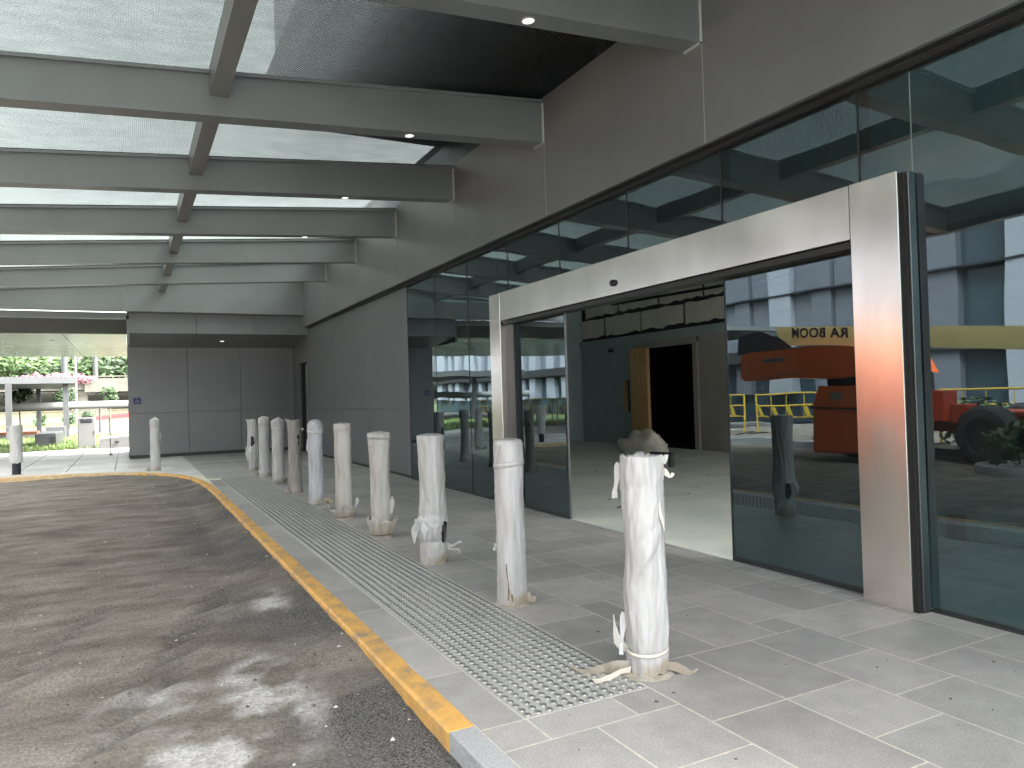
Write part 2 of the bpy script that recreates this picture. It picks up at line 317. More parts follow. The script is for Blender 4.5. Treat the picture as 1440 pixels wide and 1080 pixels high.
# painted kerb, finer so that the paint edge is not a ruler line
def painted(i0,i1,m,name):
    pts=[]
    for j in range(i0,i1):
        k=max(1,int((Vector(KP[j+1])-Vector(KP[j])).length/.12))
        for t in range(k): pts.append((KP[j][0]+(KP[j+1][0]-KP[j][0])*t/k,KP[j][1]+(KP[j+1][1]-KP[j][1])*t/k))
    pts.append(KP[i1]); inn=offs(pts,.105); mb=MB()
    rr=random.Random(3); w=[(rr.random()-.5)*.006 for _ in pts]
    vs=[];fs=[]
    for p,q,e in zip(pts,inn,w):
        d=(Vector(p)-Vector(q)).normalized()
        z=.003+e*.25
        vs+=[(p[0]+d.x*(e+.004),p[1]+d.y*(e+.004),-.02),(p[0]+d.x*e,p[1]+d.y*e,z),(q[0]+d.x*.012,q[1]+d.y*.012,z+.001),(q[0],q[1],-.008),(q[0],q[1],-.25)]
    for j in range(len(pts)-1):
        for k in range(4): fs.append((5*j+k,5*j+5+k,5*j+6+k,5*j+1+k))
    fs.append((0,1,2,3,4)); fs.append(tuple(5*(len(pts)-1)+k for k in (4,3,2,1,0)))
    mb.add(vs,fs,0,False); return mb.build(name,m,kind='structure')
painted(1,8,M['yellow'],'kerb'); painted(8,13,M['tan'],'kerb')

# driveway: displaced sheet, vertex colour tells bare asphalt and darkened tyre grooves / cement dust
def fbm(x,y,s,o=4): return noise.fractal(Vector((x*s,y*s,3.1)),1.,2.,o)
LC,LS=math.cos(R(48)),math.sin(R(48))
LUGS=[(.52-.066*k+.02*(k%2),5.62-.235*k,.20+.05*(k%2),1.-.03*k) for k in range(10)]+[(-.25-.06*k,5.6-.25*k,.22,.6) for k in range(8)]
def drive_z(x,y):
    d=kerb_x(y)-.105-x if y<17.05 else -1
    z=-.085+.014*fbm(x,y,.45)+.005*fbm(x,y,2.2)+.0045*fbm(x,y,9,3)
    # ruts pressed by tyres, running obliquely
    if 1.6<y<6.4 and -1.6<x<1:
        for lx,ly,lr,ls in LUGS:
            dx,dy=x-lx,y-ly; a=dx*LC+dy*LS; b=-dx*LS+dy*LC
            if abs(a)<.5 and abs(b)<.14: z+=ls*(-.030*math.exp(-(a/lr)**4-(b/.042)**2)+.016*math.exp(-(a/lr)**4-((b-.08)/.040)**2))
    edge=max(0,1-d/.35)                       # soil heaped against the painted kerb
    k=max(0,min(1,(y-2.5)/1.6)); z=z*(1-edge*k)+(-.030+.012*fbm(x,y,5))*edge*k
    return min(z,-.012)
mb=MB(); xs=[-5.6+.1*i for i in range(0,36)]+[-2+.03*i for i in range(0,107)]; ys=[1+.03*j for j in range(0,184)]+[6.52+.06*j for j in range(0,176)]; ys=[-1,-.5,0,.5]+ys
xs=[-7,-6.3]+xs; idx={}; vs=[]; cov=[]
for j,y in enumerate(ys):
    for i,x in enumerate(xs):
        idx[i,j]=len(vs); vs.append((x,y,drive_z(x,y)))
        d=kerb_x(y)-.105-x if y<17.05 else 0
        a=max(0,min(1,(.75-d+.35*fbm(x,y,.9))*1.5))*max(0,min(1,.65+1.0*fbm(x,y,1.4)+ (.5 if y<3.2 else 0)))
        if y<3.4: a=max(a,max(0,min(1,(.55-d+.2*fbm(x,y,2))*3)))
        if 1.6<y<6.4 and -1.6<x<1:
            for lx,ly,lr,ls in LUGS:
                dx,dy=x-lx,y-ly; a=max(a,.8*ls*math.exp(-((dx*LC+dy*LS)/lr)**4-((-dx*LS+dy*LC)/.034)**2))  # tyre grooves darkened through the same mask for contrast
        g=0
        for cx,cy,rx,ry,st in ((.55,3.55,.26,.75,1.0),(.30,3.10,.30,.40,1.0),(.82,5.2,.14,.5,.55),(.1,3.7,.35,.35,.45),(-.3,2.6,.5,.35,.28)):
            g=max(g,st*max(0,1-((x-cx)/rx)**2-((y-cy)/ry)**2))
        g=max(0,min(1,(g*1.5)*(.25+1.5*fbm(x,y,2.6,6))+g*1.0*fbm(x,y,8,5)))
        cov.append((a*(1-.3*g),min(.9,g),0,1))
fs=[(idx[i,j],idx[i+1,j],idx[i+1,j+1],idx[i,j+1]) for j in range(len(ys)-1) for i in range(len(xs)-1) if ys[j]<17 and (xs[i]<kerb_x(min(17,max(ys[j],-1)))-.0)]
mb.add(vs,fs,0,True); drv=mb.build('driveway',M['mud'],kind='structure',origin=(0,0,0))
ca=drv.data.color_attributes.new('cover','FLOAT_COLOR','POINT')
for i,c in enumerate(cov): ca.data[i].color=c
# grit and stones lying on the driveway
mb=MB(); rg=random.Random(11)
for _ in range(2600):
    y=1.2+(rg.random()**1.8)*14; d=(rg.random()**1.5)*2.6; x=kerb_x(min(y,17))-.13-d
    s=.003+.009*rg.random()**4*(1 if d<.9 else .8); z=drive_z(x,y); n=5; c=Vector((x,y,z+s*.2)); vs=[]
    for k in range(n):
        t=2*math.pi*k/n+rg.random(); vs.append(c+Vector((math.cos(t)*s*(.7+.6*rg.random()),math.sin(t)*s*(.7+.6*rg.random()),0)))
    vs.append(c+Vector((0,0,s*.9))); mb.add(vs,[(k,(k+1)%n,n) for k in range(n)],0 if rg.random()<.8 else 1)
o=mb.build('gravel',[mat('grit_dark',(.10,.09,.08),.9),mat('grit_pale',(.40,.38,.35),.9)],origin=(0,0,0)); o['kind']='stuff'; o['label']='loose grit scattered over the muddy driveway'

# pavement: grout bed with separate stone pavers laid in a random ashlar pattern
def inpave(x,y):
    if x<1.16 and y<17.05 and x<kerb_x(max(y,-5.9))+.02: return False
    if x>3.965: return False
    if x>-.02 and y>20.26: return False
    return y<26.6 and x>-9.3
bed=[(3.95,-6),(3.95,20.6),(0.0,20.6),(0.0,26.6),(-9.3,26.6),(-9.3,17.05)]+KP[::-1]
mb=MB(); n=len(bed); mb.add([(*p,-.0012) for p in bed],[tuple(range(n))]); mb.build('pavement',M['grout'],kind='structure',origin=(0,0,-.0012))
def pave(x0,x1,y0,y1,u,skip,g=.0042):
    nx=int(round((x1-x0)/u)); ny=int(round((y1-y0)/u)); occ=set(); out=[]; rr=random.Random(5)
    for j in range(ny):
        for i in range(nx):
            if (i,j) in occ: continue
            opts=[(2,2),(3,2),(2,3),(2,2),(2,2),(3,2)]+([(3,3)] if rr.random()<.4 else [])+([(1,2),(2,1)] if rr.random()<.25 else []); rr.shuffle(opts)
            for a,b in opts+[(1,1)]:
                if i+a<=nx and j+b<=ny and all((i+p,j+q) not in occ for p in range(a) for q in range(b)): break
            for p in range(a):
                for q in range(b): occ.add((i+p,j+q))
            out.append((x0+i*u+g,x0+(i+a)*u-g,y0+j*u+g,y0+(j+b)*u-g))
    return out
TX0,TX1,TY0,TY1=1.354,1.954,2.59,13.64
vs=[];fs=[];tone=[]
rects=pave(1.96,3.96,-6,20.2,.2,None)+pave(1.16,1.96,-6.01,2.59,.2,None)+[(1.165,1.350,TY0+.6*k+.004,TY0+.6*k+.596) for k in range(18)]+[(1.16,1.95-.004,13.65+.4*k,13.65+.4*k+.394) for k in range(17)]
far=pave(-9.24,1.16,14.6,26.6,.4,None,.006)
def clip_add(x0,x1,y0,y1):
    c=[(x0,y0),(x1,y0),(x1,y1),(x0,y1)]
    ok=[inpave(*p) for p in c]
    if not any(ok): return
    if not all(ok):
        # split into small cells so the course follows the kerb curve
        if x1-x0<.06: return
        if ok.count(True)==0: return
        xm=(x0+x1)/2; ym=(y0+y1)/2
        for a,b in ((x0,xm),(xm,x1)):
            for d,e in ((y0,ym),(ym,y1)): clip_add(a,b,d,e)
        return
    o=len(vs); vs.extend([(*p,0.) for p in c]); fs.append((o,o+1,o+2,o+3))
    tone.append(CUR)
rt=random.Random(9)
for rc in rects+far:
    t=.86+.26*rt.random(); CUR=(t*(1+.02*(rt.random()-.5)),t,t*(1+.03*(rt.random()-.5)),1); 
    if rc in far: CUR=tuple(c*1.65 for c in CUR[:3])+(1,)  # far pavers lifted in tone to offset the walkway roof's shade
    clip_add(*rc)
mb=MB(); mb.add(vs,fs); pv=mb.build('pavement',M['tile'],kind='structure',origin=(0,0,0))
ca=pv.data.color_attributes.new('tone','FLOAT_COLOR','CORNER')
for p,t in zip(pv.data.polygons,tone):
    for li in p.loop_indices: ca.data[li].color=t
for x in (-.28,-1.15,-2.05,-2.95,-3.9,-4.9):
    mb=MB(); mb.box(x-.011,x+.011,17.3 if x<-.5 else 16.9,26.5,-.003,.0022); mb.build('pavement',M['dark'],kind='structure')
for y in (19.4,23.0):
    mb=MB(); mb.box(-9,-.05,y-.010,y+.010,-.003,.0018); mb.build('pavement',M['dark'],kind='structure')
# tactile paving with studs
mb=MB(); k=0; y=TY0
while y<TY1-.05:
    for a in (0,1): mb.box(TX0+.3*a+.0015,TX0+.3*a+.2985,y+.0015,min(y+.2985,TY1),-.02,.001,0)
    y+=.3
ny=int((TY1-TY0-.03)/.05)
for j in range(ny):
    near=j<90; n=10 if near else 6
    for i in range(12):
        cx=TX0+.025+.05*i; cy=TY0+.025+.05*j
        if near: mb.lathe((cx,cy,.001),[(0,.0165),(.004,.0160),(.0068,.012)],n,1)
        else: mb.lathe((cx,cy,.001),[(0,.016),(.005,.012)],n,1)
mb.build('tactile_paving',[mat('tactile_base',(.35,.343,.32),.7,0,0,3.,.1,90,col2=(.42,.41,.378)),M['stud']],kind='structure')

# ------------------------------------------------------------------ lawn, far road
mb=MB(); mb.add([(-60,26.6,-.03),(14,26.6,-.03),(14,41,-.03),(-60,41,-.03)],[(0,1,2,3)]); mb.build('lawn',M['lawn'],kind='structure',origin=(0,0,-.03))
mb=MB(); mb.add([(-150,41,-.02),(60,41,-.02),(60,60,-.02),(-150,60,-.02)],[(0,1,2,3)]); mb.build('road',M['farroad'],kind='structure',origin=(0,0,-.02))
mb=MB(); mb.add([(-150,60,-.01),(60,60,-.01),(60,84,.5),(-150,84,.5)],[(0,1,2,3)]); mb.build('lawn',M['lawn'],kind='structure',origin=(0,0,-.01))
mb=MB(); rr=random.Random(21)
def blades(n,x0,x1,y0,y1,h):
    for _ in range(n):
        x=x0+(x1-x0)*rr.random(); y=y0+(y1-y0)*rr.random()**1.5; a=rr.random()*6.28; hh=h*(.5+rr.random()); wv=Vector((math.cos(a),math.sin(a),0))*.012
        p=Vector((x,y,-.03)); t=p+Vector((rr.uniform(-.04,.04),rr.uniform(-.04,.04),hh)); mb.add([p-wv,p+wv,t],[(0,1,2)])
blades(9000,-9,.5,26.7,40.5,.10); blades(2500,-12,1,60.5,70,.25)
o=mb.build('grass',M['blade'],origin=(0,0,0)); o['kind']='stuff'; o['label']='bright green lawn grass beyond the pavement'
# verge opposite the entrance with its kerb
mb=MB(); mb.box(-5.75,-5.6,-20,17.05,-.25,.06,0); mb.build('kerb',M['granite'],kind='structure')
mb=MB(); mb.box(-15.5,-5.75,-20,17.05,-.25,.03,0); mb.build('verge',M['mud'],kind='structure')
# ------------------------------------------------------------------ office building
bld=thing('office_building','grey panelled office building with dark glass front and steel framed entrance doorway','building',(3.95,6,0))
XG,XF,ZF,ZFT=3.944,3.80,3.083,4.62
BY=[4.1337+2.3342*k for k in range(-4,7)]
js=[-8]+BY+[20.28]
for a,b in zip(js,js[1:]):
    mb=MB(); mb.box(XF,XF+.04,a+.004,b-.004,ZF,ZFT,0,.004); mb.build('fascia_panel',M['clad'],bld)
for b in js[1:-1]:
    mb=MB(); mb.box(XF+.004,XF+.03,b-.004,b+.004,ZF+.002,ZFT-.1); mb.build('sealant_joint',M['seal'],bld)
mb=MB(); mb.box(XF+.042,XG-.03,-8,20.28,ZF+.004,ZF+.03); mb.box(XG-.03,XG+.06,-8,20.28,ZF-.028,ZF+.002); mb.build('soffit_strip',M['dark'],bld)
mb=MB(); mb.box(XF+.045,XF+.30,-8,20.28,ZF+.035,ZFT); mb.build('wall',M['clad'],bld)
# glazing: panes, mullions between them
def pane(y0,y1,z0,z1,m=M['glass'],x=XG):
    mb=MB(); mb.box(x,x+.012,y0+.004,y1-.004,z0,z1); mb.build('window',m,bld)
G=[2.9665+1.1671*k for k in range(-9,8)]          # mullion lines
G[-1]=11.138
for a,b in zip(G,G[1:]):
    if a>2.9 and b<7.7: pane(a,b,2.40,3.054)                         # transom lights over the doors
    elif 7.6<a<7.7: pane(7.90,b,.02,3.054); 
    elif a<2.9 and b>2.9: pane(a,2.63,.02,3.054); pane(2.63,b,2.42,3.054)
    else: pane(a,b,.02,3.054)
pane(7.634,7.9,2.42,3.054)
for g in G:
    z0=2.42 if 2.9<g<7.7 else .0
    mb=MB(); mb.box(XG+.014,XG+.075,g-.022,g+.022,z0,3.054); mb.box(XG-.005,XG+.0135,g-.0042,g+.0042,z0,3.054); mb.build('mullion',M['mull'],bld)
for ya,yb in ((-8,2.62),(7.92,11.13)):
    mb=MB(); mb.box(XG-.006,XG+.05,ya,yb,-.01,.018); mb.build('sill',M['dark'],bld)
# grey wall panels beyond the glazing
PJ=[11.15,13.464,15.988,18.31,18.62]
for a,b in zip(PJ,PJ[1:]):
    mb=MB(); mb.box(XG-.005,XG+.05,a+.005,b-.005,.05,1.087,0,.003); mb.box(XG-.005,XG+.05,a+.005,b-.005,1.091,ZF-.03,0,.003); mb.build('wall_panel',M['wallclad'],bld)
for b in PJ[1:3]:
    mb=MB(); mb.box(XG-.001,XG+.03,b-.004,b+.004,.06,ZF-.04); mb.build('sealant_joint',M['seal'],bld)
mb=MB(); mb.box(XG+.012,XG+.06,11.15,18.62,0,.048); mb.box(XG+.055,XG+.3,11.15,18.62,0,ZF); mb.box(XG+.055,XG+.3,19.62,22,0,ZF);mb.box(XG+.055,XG+.3,18.62,19.62,2.26,ZF); mb.build('wall',M['dark'],bld)
mb=MB(); mb.box(XG-.005,XG+.05,19.62,20.275,.05,2.9,0,.003); mb.box(XG-.005,XG+.05,18.625,19.615,2.26,2.95,0,.003); mb.build('wall_panel',M['wallclad'],bld)
d=None
mb=MB(); mb.box(XG+.16,XG+.2,18.7,19.62,.01,2.2); d=mb.build('door',M['mull'],bld); d['label']='dark recessed side door in the far corner'
mb=MB(); mb.box(XG-.03,XG+.15,18.63,18.69,.0,2.2); 
for z in (.75,1.35,1.65): mb.box(XG-.034,XG-.03,18.64,18.68,z,z+.05,1)
mb.build('door_frame',[M['white'],M['ink']],d)
# steel portal around the doors
mb=MB(); mb.box(3.82,3.868,2.645,2.952,0,2.462,0,.003); mb.build('door_post',M['steel'],bld)
mb=MB(); mb.box(3.874,3.935,2.612,2.9,0,2.458,0,.003); mb.build('door_post_return',M['mull2'],bld)
mb=MB(); mb.box(3.85,3.93,2.628,2.9,0.001,2.452); mb.build('door_post_joint',M['black'],bld)
mb=MB(); mb.box(3.82,3.935,7.632,7.905,0,2.458,0,.003); mb.build('door_post',M['steel'],bld)
mb=MB(); mb.box(3.82,3.936,2.957,7.628,2.137,2.46,0,.003); mb.build('door_header',M['steel'],bld)
mb=MB(); mb.box(3.85,3.99,2.957,7.6,2.09,2.132); mb.build('door_track',M['dark'],bld)
def sliding(y0,y1,lab):
    mb=MB(); mb.box(3.945,3.957,y0+.012,y1-.012,.035,2.12); dd=mb.build('sliding_door',M['doorglass'],bld); dd['label']=lab
    mb=MB(); mb.box(3.94,3.962,y0,y1,.005,.034); mb.box(3.94,3.962,y0,y0+.011,.036,2.10); mb.box(3.94,3.962,y1-.011,y1,.036,2.10); mb.build('door_rail',M['mull'],dd)
sliding(2.953,4.14,'right sliding glass door reflecting the orange machine'); sliding(6.41,7.45,'left sliding glass door, slid half open')
mb=MB(); mb.box(3.90,3.98,7.45,7.63,0,2.09); mb.build('door_jamb',M['mull'],bld)
# lobby
def lob(name,m,*bx,lab=None,par=None):
    mb=MB(); mb.box(*bx); o=mb.build(name,m,par or bld)
    if lab: o['label']=lab
    return o
lob('lobby_floor',M['lobbyfloor'],3.95,10.7,-1.1,16.6,-.03,.002)
lob('threshold',M['slab'],3.90,3.9495,2.96,7.6,-.02,.003)
lob('lobby_ceiling',M['lobbyceil'],4.02,13,-1.1,16.6,3.62,3.7)
lob('lobby_wall',M['teal'],3.96,11.2,16.601,16.75,0,3.6)
for k in range(4): lob('added_lobby_glazing',M['clearglass'],4.03+1.667*k,4.03+1.667*k+1.65,-1.02,-1.0,.05,3.58)  # unseen end glazing, added to bring sky light into the lobby
for k in range(5): lob('mullion',M['mull'],4.0+1.667*k-.03,4.0+1.667*k+.028,-1.06,-.96,0,3.6)  # bars of that added end glazing
lob('lobby_wall',M['lobbygrey'],10.7,10.8,-1.1,12.05,0,2.42)
lob('lobby_wall',M['teal'],10.7,10.8,14.25,16.6,0,2.42,lab='teal painted board wall at the back of the lobby')
lob('lobby_beam',M['teal'],10.66,10.9,-1.1,16.6,2.425,2.62)
lob('lobby_wall',M['dark'],10.76,10.95,-1.1,16.6,2.63,3.6)
mb=MB(); rr=random.Random(4)
for row,(z0,z1) in enumerate(((2.72,3.16),(3.25,3.56))):
    y=8.1-.7*row
    while y<16.3:
        wd=1.42+rr.uniform(-.05,.05); n=9; pts=[]
        for i in range(n): pts.append((y+wd*i/(n-1),z0+rr.uniform(-.035,.03)))
        for i in range(3): pts.append((y+wd+rr.uniform(-.015,.015),z0+(z1-z0)*(i+1)/4))
        for i in range(n): pts.append((y+wd-wd*i/(n-1),z1+rr.uniform(-.015,.015)))
        for i in range(3): pts.append((y+rr.uniform(-.015,.015),z1-(z1-z0)*(i+1)/4))
        m=len(pts); mb.add([(10.72,p[0],p[1]) for p in pts]+[(10.76,p[0],p[1]) for p in pts],[tuple(range(m)),tuple(range(2*m-1,m-1,-1))]+[(i,i+m,(i+1)%m+m,(i+1)%m) for i in range(m)])
        y+=wd+.09
mb.build('block_panel',M['block'],bld)
mb=MB(); mb.cyl((10.62,9,3.30),(10.62,15,3.44),.03); mb.cyl((10.55,8,3.52),(10.55,12,3.50),.05,mi=1); mb.build('ceiling_pipe',[M['dark'],M['galv']],bld)
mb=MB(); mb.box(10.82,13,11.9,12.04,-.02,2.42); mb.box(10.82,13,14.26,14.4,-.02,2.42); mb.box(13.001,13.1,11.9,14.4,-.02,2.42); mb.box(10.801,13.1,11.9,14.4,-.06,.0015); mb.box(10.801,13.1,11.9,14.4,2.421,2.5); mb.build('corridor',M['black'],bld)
lob('door_frame',M['lobbygrey'],10.66,10.8,12.06,12.2,0,2.30); lob('door_frame',M['lobbygrey'],10.66,10.8,12.2,14.25,2.27,2.42)
lob('door_handle',M['wood'],10.655,10.69,14.60,14.68,.83,1.55)
lob('door_handle',M['dark'],10.665,10.69,14.50,14.52,.80,1.57)
lob('wall_bracket',M['dark'],10.6,10.69,15.1,15.2,2.27,2.34)
mb=MB(); mb.box(10.52,10.60,13.58,14.22,.004,2.28,0,.004); tag(mb.build('plywood_sheet',M['wood']),'tall plywood sheet leaning beside the dark lobby doorway','plywood sheet')
# heap under plastic sheet inside the lobby
def lump(c,sx,sy,sz,seed,n=20):
    vs=[];fs=[]; k=16
    for j in range(k+1):
        ph=math.pi/2*j/k
        for i in range(n):
            t=2*math.pi*i/n; d=Vector((math.cos(t)*math.cos(ph),math.sin(t)*math.cos(ph),math.sin(ph)))
            s=1+.35*noise.fractal(d*1.6+Vector((seed,0,0)),1,2,5)+.12*(1-2*abs(noise.noise(d*3.1+Vector((0,seed,0))))); vs.append((c[0]+sx*d.x*s,c[1]+sy*d.y*s,c[2]+sz*max(0,d.z)**.7*s))
    for j in range(k):
        for i in range(n): fs.append((j*n+i,j*n+(i+1)%n,(j+1)*n+(i+1)%n,(j+1)*n+i))
    return vs,fs
mb=MB(); v,f=lump((9.45,12.35,.002),.34,.58,.40,3,36); mb.add(v,f,0,True); tag(mb.build('covered_heap',M['plastic']),'rounded heap under pale plastic sheeting on the lobby floor','heap')
mb=MB(); c=(8.0,9.95)
for dy in (-.2,.2): mb.box(c[0]-.05,c[0]+.05,c[1]+dy-.03,c[1]+dy+.03,.002,.20)
mb.box(c[0]-.08,c[0]+.08,c[1]-.28,c[1]+.28,.20,.23); tag(mb.build('step_stool',M['galv']),'low pale work stool in front of the plastic covered heap','stool')
mb=MB(); rr=random.Random(8)
for _ in range(70):
    x=4.3+5.5*rr.random(); y=5+7*rr.random(); s=.02+.05*rr.random(); a=rr.random()*3.1; dx,dy=math.cos(a)*s,math.sin(a)*s
    mb.add([(x-dx,y-dy,.004),(x+dy*.4,y-dx*.4,.004),(x+dx,y+dy,.012),(x-dy*.4,y+dx*.4,.006)],[(0,1,2,3)])
o=mb.build('debris',M['dark'],origin=(7,8,0)); o['kind']='stuff'; o['label']='scraps of debris littering the lobby floor'
mb=MB(); mb.lathe((0,0,0),[(0,.030),(.015,.03),(.026,.022),(.03,.012)],16)
mb.v=[(3.819-v[2],5.363+v[0]*1.3,2.238+v[1]) for v in mb.v]; tag(mb.build('motion_sensor',M['ink']),'small black motion sensor on the steel header over the doors','sensor')
mb=MB(); mb.box(3.958,3.966,2.42,2.52,.42,.56); mb.box(3.966,3.97,2.44,2.49,.45,.53,1); tag(mb.build('wall_socket',[M['galv'],M['white']]),'small pale socket plate low behind the right hand window','socket')
# ------------------------------------------------------------------ entrance canopy
can=thing('entrance_canopy','grey steel entrance canopy with sloping beams and fritted glass roof','canopy',(0,8,3.5))
XE=-2.55; SL=.0606
def zb(x): return 3.835+SL*(x-3.80)
def zt(x): return 4.262+.080*(x-3.80)
for i,y in enumerate(BY):
    if y<-1: continue
    y1=y+.18; last=i==len(BY)-1
    if last:
        mb=MB()
        for xa,xb in ((XE-3,-.075),(-.067,3.797)): mb.prism([(xa,3.36),(xb,3.36),(xb,zt(xb)+.02),(xa,zt(xa)+.02)],y,y1)
        b=mb.build('end_beam',M['beam'],can); mb=MB(); mb.box(-.0748,-.0672,y+.008,y+.17,3.365,zt(-.07)+.015); mb.build('sealant_joint',M['seal'],b)
    else:
        mb=MB(); mb.prism([(XE,zb(XE)),(3.797,zb(3.797)),(3.797,zt(3.797)),(XE,zt(XE))],y,y1); b=mb.build('beam',M['beam'],can)
        mb=MB(); mb.box(3.780,3.7995,y-.010,y-.001,zb(3.79)-.012,zt(3.79)); mb.box(3.780,3.7995,y-.010,y1,zb(3.79)-.012,zb(3.79)-.001); mb.build('sealant_joint',M['seal'],b)
        for xx in ((2.39,) if 0<y<12 else ()):
            mb=MB(); z=zb(xx)-.002; mb.lathe((0,0,0),[(0,.052),(.006,.05),(.007,.042)],20,0); 
            mb.lathe((0,0,.0065),[(0,.041),(.002,.04)],20,1)
            mb.v=[(xx+v[0],y+.09+v[1],z-v[2]+SL*v[0]) for v in mb.v]; mb.build('downlight',[M['white'],M['led']],b)
    # glazing bar above the beam
    mb=MB(); mb.prism([(XE,zt(XE)+.003),(3.797,zt(3.797)+.003),(3.797,zt(3.797)+.028),(XE,zt(XE)+.028)],y+.03,y1-.03); mb.build('glazing_bar',M['dark'],can)
for a,b in zip(BY,BY[1:]):
    if a<-1: continue
    mb=MB(); mb.prism([(.636,3.807),(.772,3.807),(.772,4.045),(.636,4.035)],a+.181,b-.001); mb.build('purlin',M['clad'],can)
    for x0,x1 in ((XE,.70),(.706,3.796)):
        mb=MB(); mb.prism([(x0,zt(x0)+.03),(x1,zt(x1)+.03),(x1,zt(x1)+.046),(x0,zt(x0)+.046)],a+.093,b+.087); mb.build('roof_pane',M['frit'],can)
    # pressure caps along pane edges, light gasket line
    mb=MB()
    for yy in (a+.182,b-.034): mb.prism([(XE,zt(XE)-.028),(3.79,zt(3.79)-.028),(3.79,zt(3.79)+.0),(XE,zt(XE)+.0)],yy,yy+.03)
    mb.build('gasket',M['beam'],can)
mb=MB(); mb.box(XE-.16,XE-.002,BY[2],BY[-1]-.002,zb(XE)-.01,zt(XE)+.08); mb.build('edge_beam',M['beam'],can)
# dark ledge of the storey above, hiding the sky over the near bays
mb=MB(); mb.box(1.53,3.79,6.42,9.15,4.62,5.2); mb.box(1.60,3.79,-.5,6.42,4.62,5.2); mb.box(3.795,10,-.9,20,4.63,4.72); mb.build('storey_ledge',mat('ledge_concrete',(.035,.034,.028),.9,0,.5,1.6,stretch=(.4,2.,1)),bld)
for k in range(1):
    mb=MB(); mb.box(1.62,13,-.9,9.0,5.205+3.2*k,8.4+3.2*k-.35); mb.build('upper_storey',M['clad'],bld)
    mb=MB(); mb.box(1.72,12.9,-.8,8.9,8.4+3.2*k-.349,8.4+3.2*k+.004); mb.build('storey_window_band',M['oppglass'],bld)
# ------------------------------------------------------------------ back block with sloped soffit
blk=thing('utility_block','dark grey panelled block closing the far end under the canopy','building block',(2,20.3,0))
WJ=[-.018,1.324,2.578,3.935]; YB=18.335
for a,b in zip(WJ,WJ[1:]):
    mb=MB(); mb.box(a+.004,b-.004,20.28,20.33,.08,1.10,0,.003); mb.box(a+.004,b-.004,20.28,20.33,1.104,2.74,0,.003); mb.build('wall_panel',M['wallclad'],blk)
mb=MB(); mb.box(.01,3.93,20.30,20.34,.0,.079); mb.box(.0,3.93,20.335,23.6,0,3.3); mb.build('wall',M['dark'],blk)
mb=MB(); mb.box(-.018,.012,20.335,23.6,.02,3.2); mb.build('wall_panel',M['wallclad'],blk)
for a,b in ((.038,1.40),(1.408,2.66),(2.668,3.938)):
    mb=MB(); mb.box(a,b,YB,YB+.04,2.898,3.357,0,.003); mb.build('fascia_panel',M['wallclad'],blk)
    mb=MB(); mb.add([(a,YB+.02,2.897),(b,YB+.02,2.897),(b,20.29,2.715),(a,20.29,2.715),(a,YB+.02,2.94),(b,YB+.02,2.94),(b,20.29,2.76),(a,20.29,2.76)],[(0,1,2,3),(4,5,6,7),(0,1,5,4),(2,3,7,6),(0,3,7,4),(1,2,6,5)]); mb.build('soffit_panel',M['wallclad'],blk)
mb=MB(); mb.prism([(.02,2.95),(3.93,2.95),(3.93,3.3),(.02,3.3)],YB+.045,20.32); mb.build('soffit_backing',M['dark'],blk)
mb=MB(); mb.box(-.01,3.93,YB+.05,23.6,3.31,3.50); mb.box(-.01,3.93,18.322,YB-.001,3.345,3.40); mb.build('roof',M['dark'],blk)
mb=MB(); mb.lathe((0,0,0),[(0,.05),(.008,.045)],16); mb.v=[(2.05+v[0],19.3+v[1],2.806-v[2]) for v in mb.v]; mb.build('downlight',M['led'],blk)
mb=MB(); mb.box(-.018,.036,YB,20.28,2.75,3.30); mb.build('cheek_panel',M['wallclad'],blk)
# accessibility sign
mb=MB(); mb.box(3.951,4.3,18.4,20.4,-.1,.0); mb.box(4.26,4.32,18.5,20.4,.001,3.0); mb.build('door_recess',M['dark'],bld)
sg=thing('accessibility_sign','small blue wheelchair access sign on the dark grey end wall','sign',(.18,20.27,1.33))
mb=MB(); mb.box(.095,.262,20.268,20.278,1.325,1.488,0,.002); mb.build('plate',M['blue'],sg)
mb=MB(); YS=20.2665
def stroke(p,q,w):
    a=Vector((p[0],0,p[1])); b=Vector((q[0],0,q[1])); d=(b-a).normalized(); n=Vector((-d.z,0,d.x))*w
    vs=[a-n,b-n,b+n,a+n]; mb.add([(v.x,YS-.0012,v.z) for v in vs]+[(v.x,YS+.001,v.z) for v in vs],[(0,1,2,3),(7,6,5,4),(0,4,5,1),(2,6,7,3),(1,5,6,2),(3,7,4,0)])
cx,cz=.172,1.395
for k in range(10):
    a0=R(150+k*23); a1=R(150+(k+1)*23); stroke((cx+.038*math.cos(a0),cz+.038*math.sin(a0)),(cx+.038*math.cos(a1),cz+.038*math.sin(a1)),.006)
stroke((.166,1.447),(.170,1.405),.008); stroke((.168,1.425),(.200,1.420),.005); stroke((.170,1.405),(.206,1.402),.007); stroke((.206,1.402),(.222,1.365),.007); stroke((.163,1.470),(.167,1.460),.009)
mb.build('wheelchair_symbol',M['white'],sg)
mb=MB(); mb.box(.10,.256,20.270,20.278,1.286,1.315); mb.build('caption_plate',M['white'],sg)

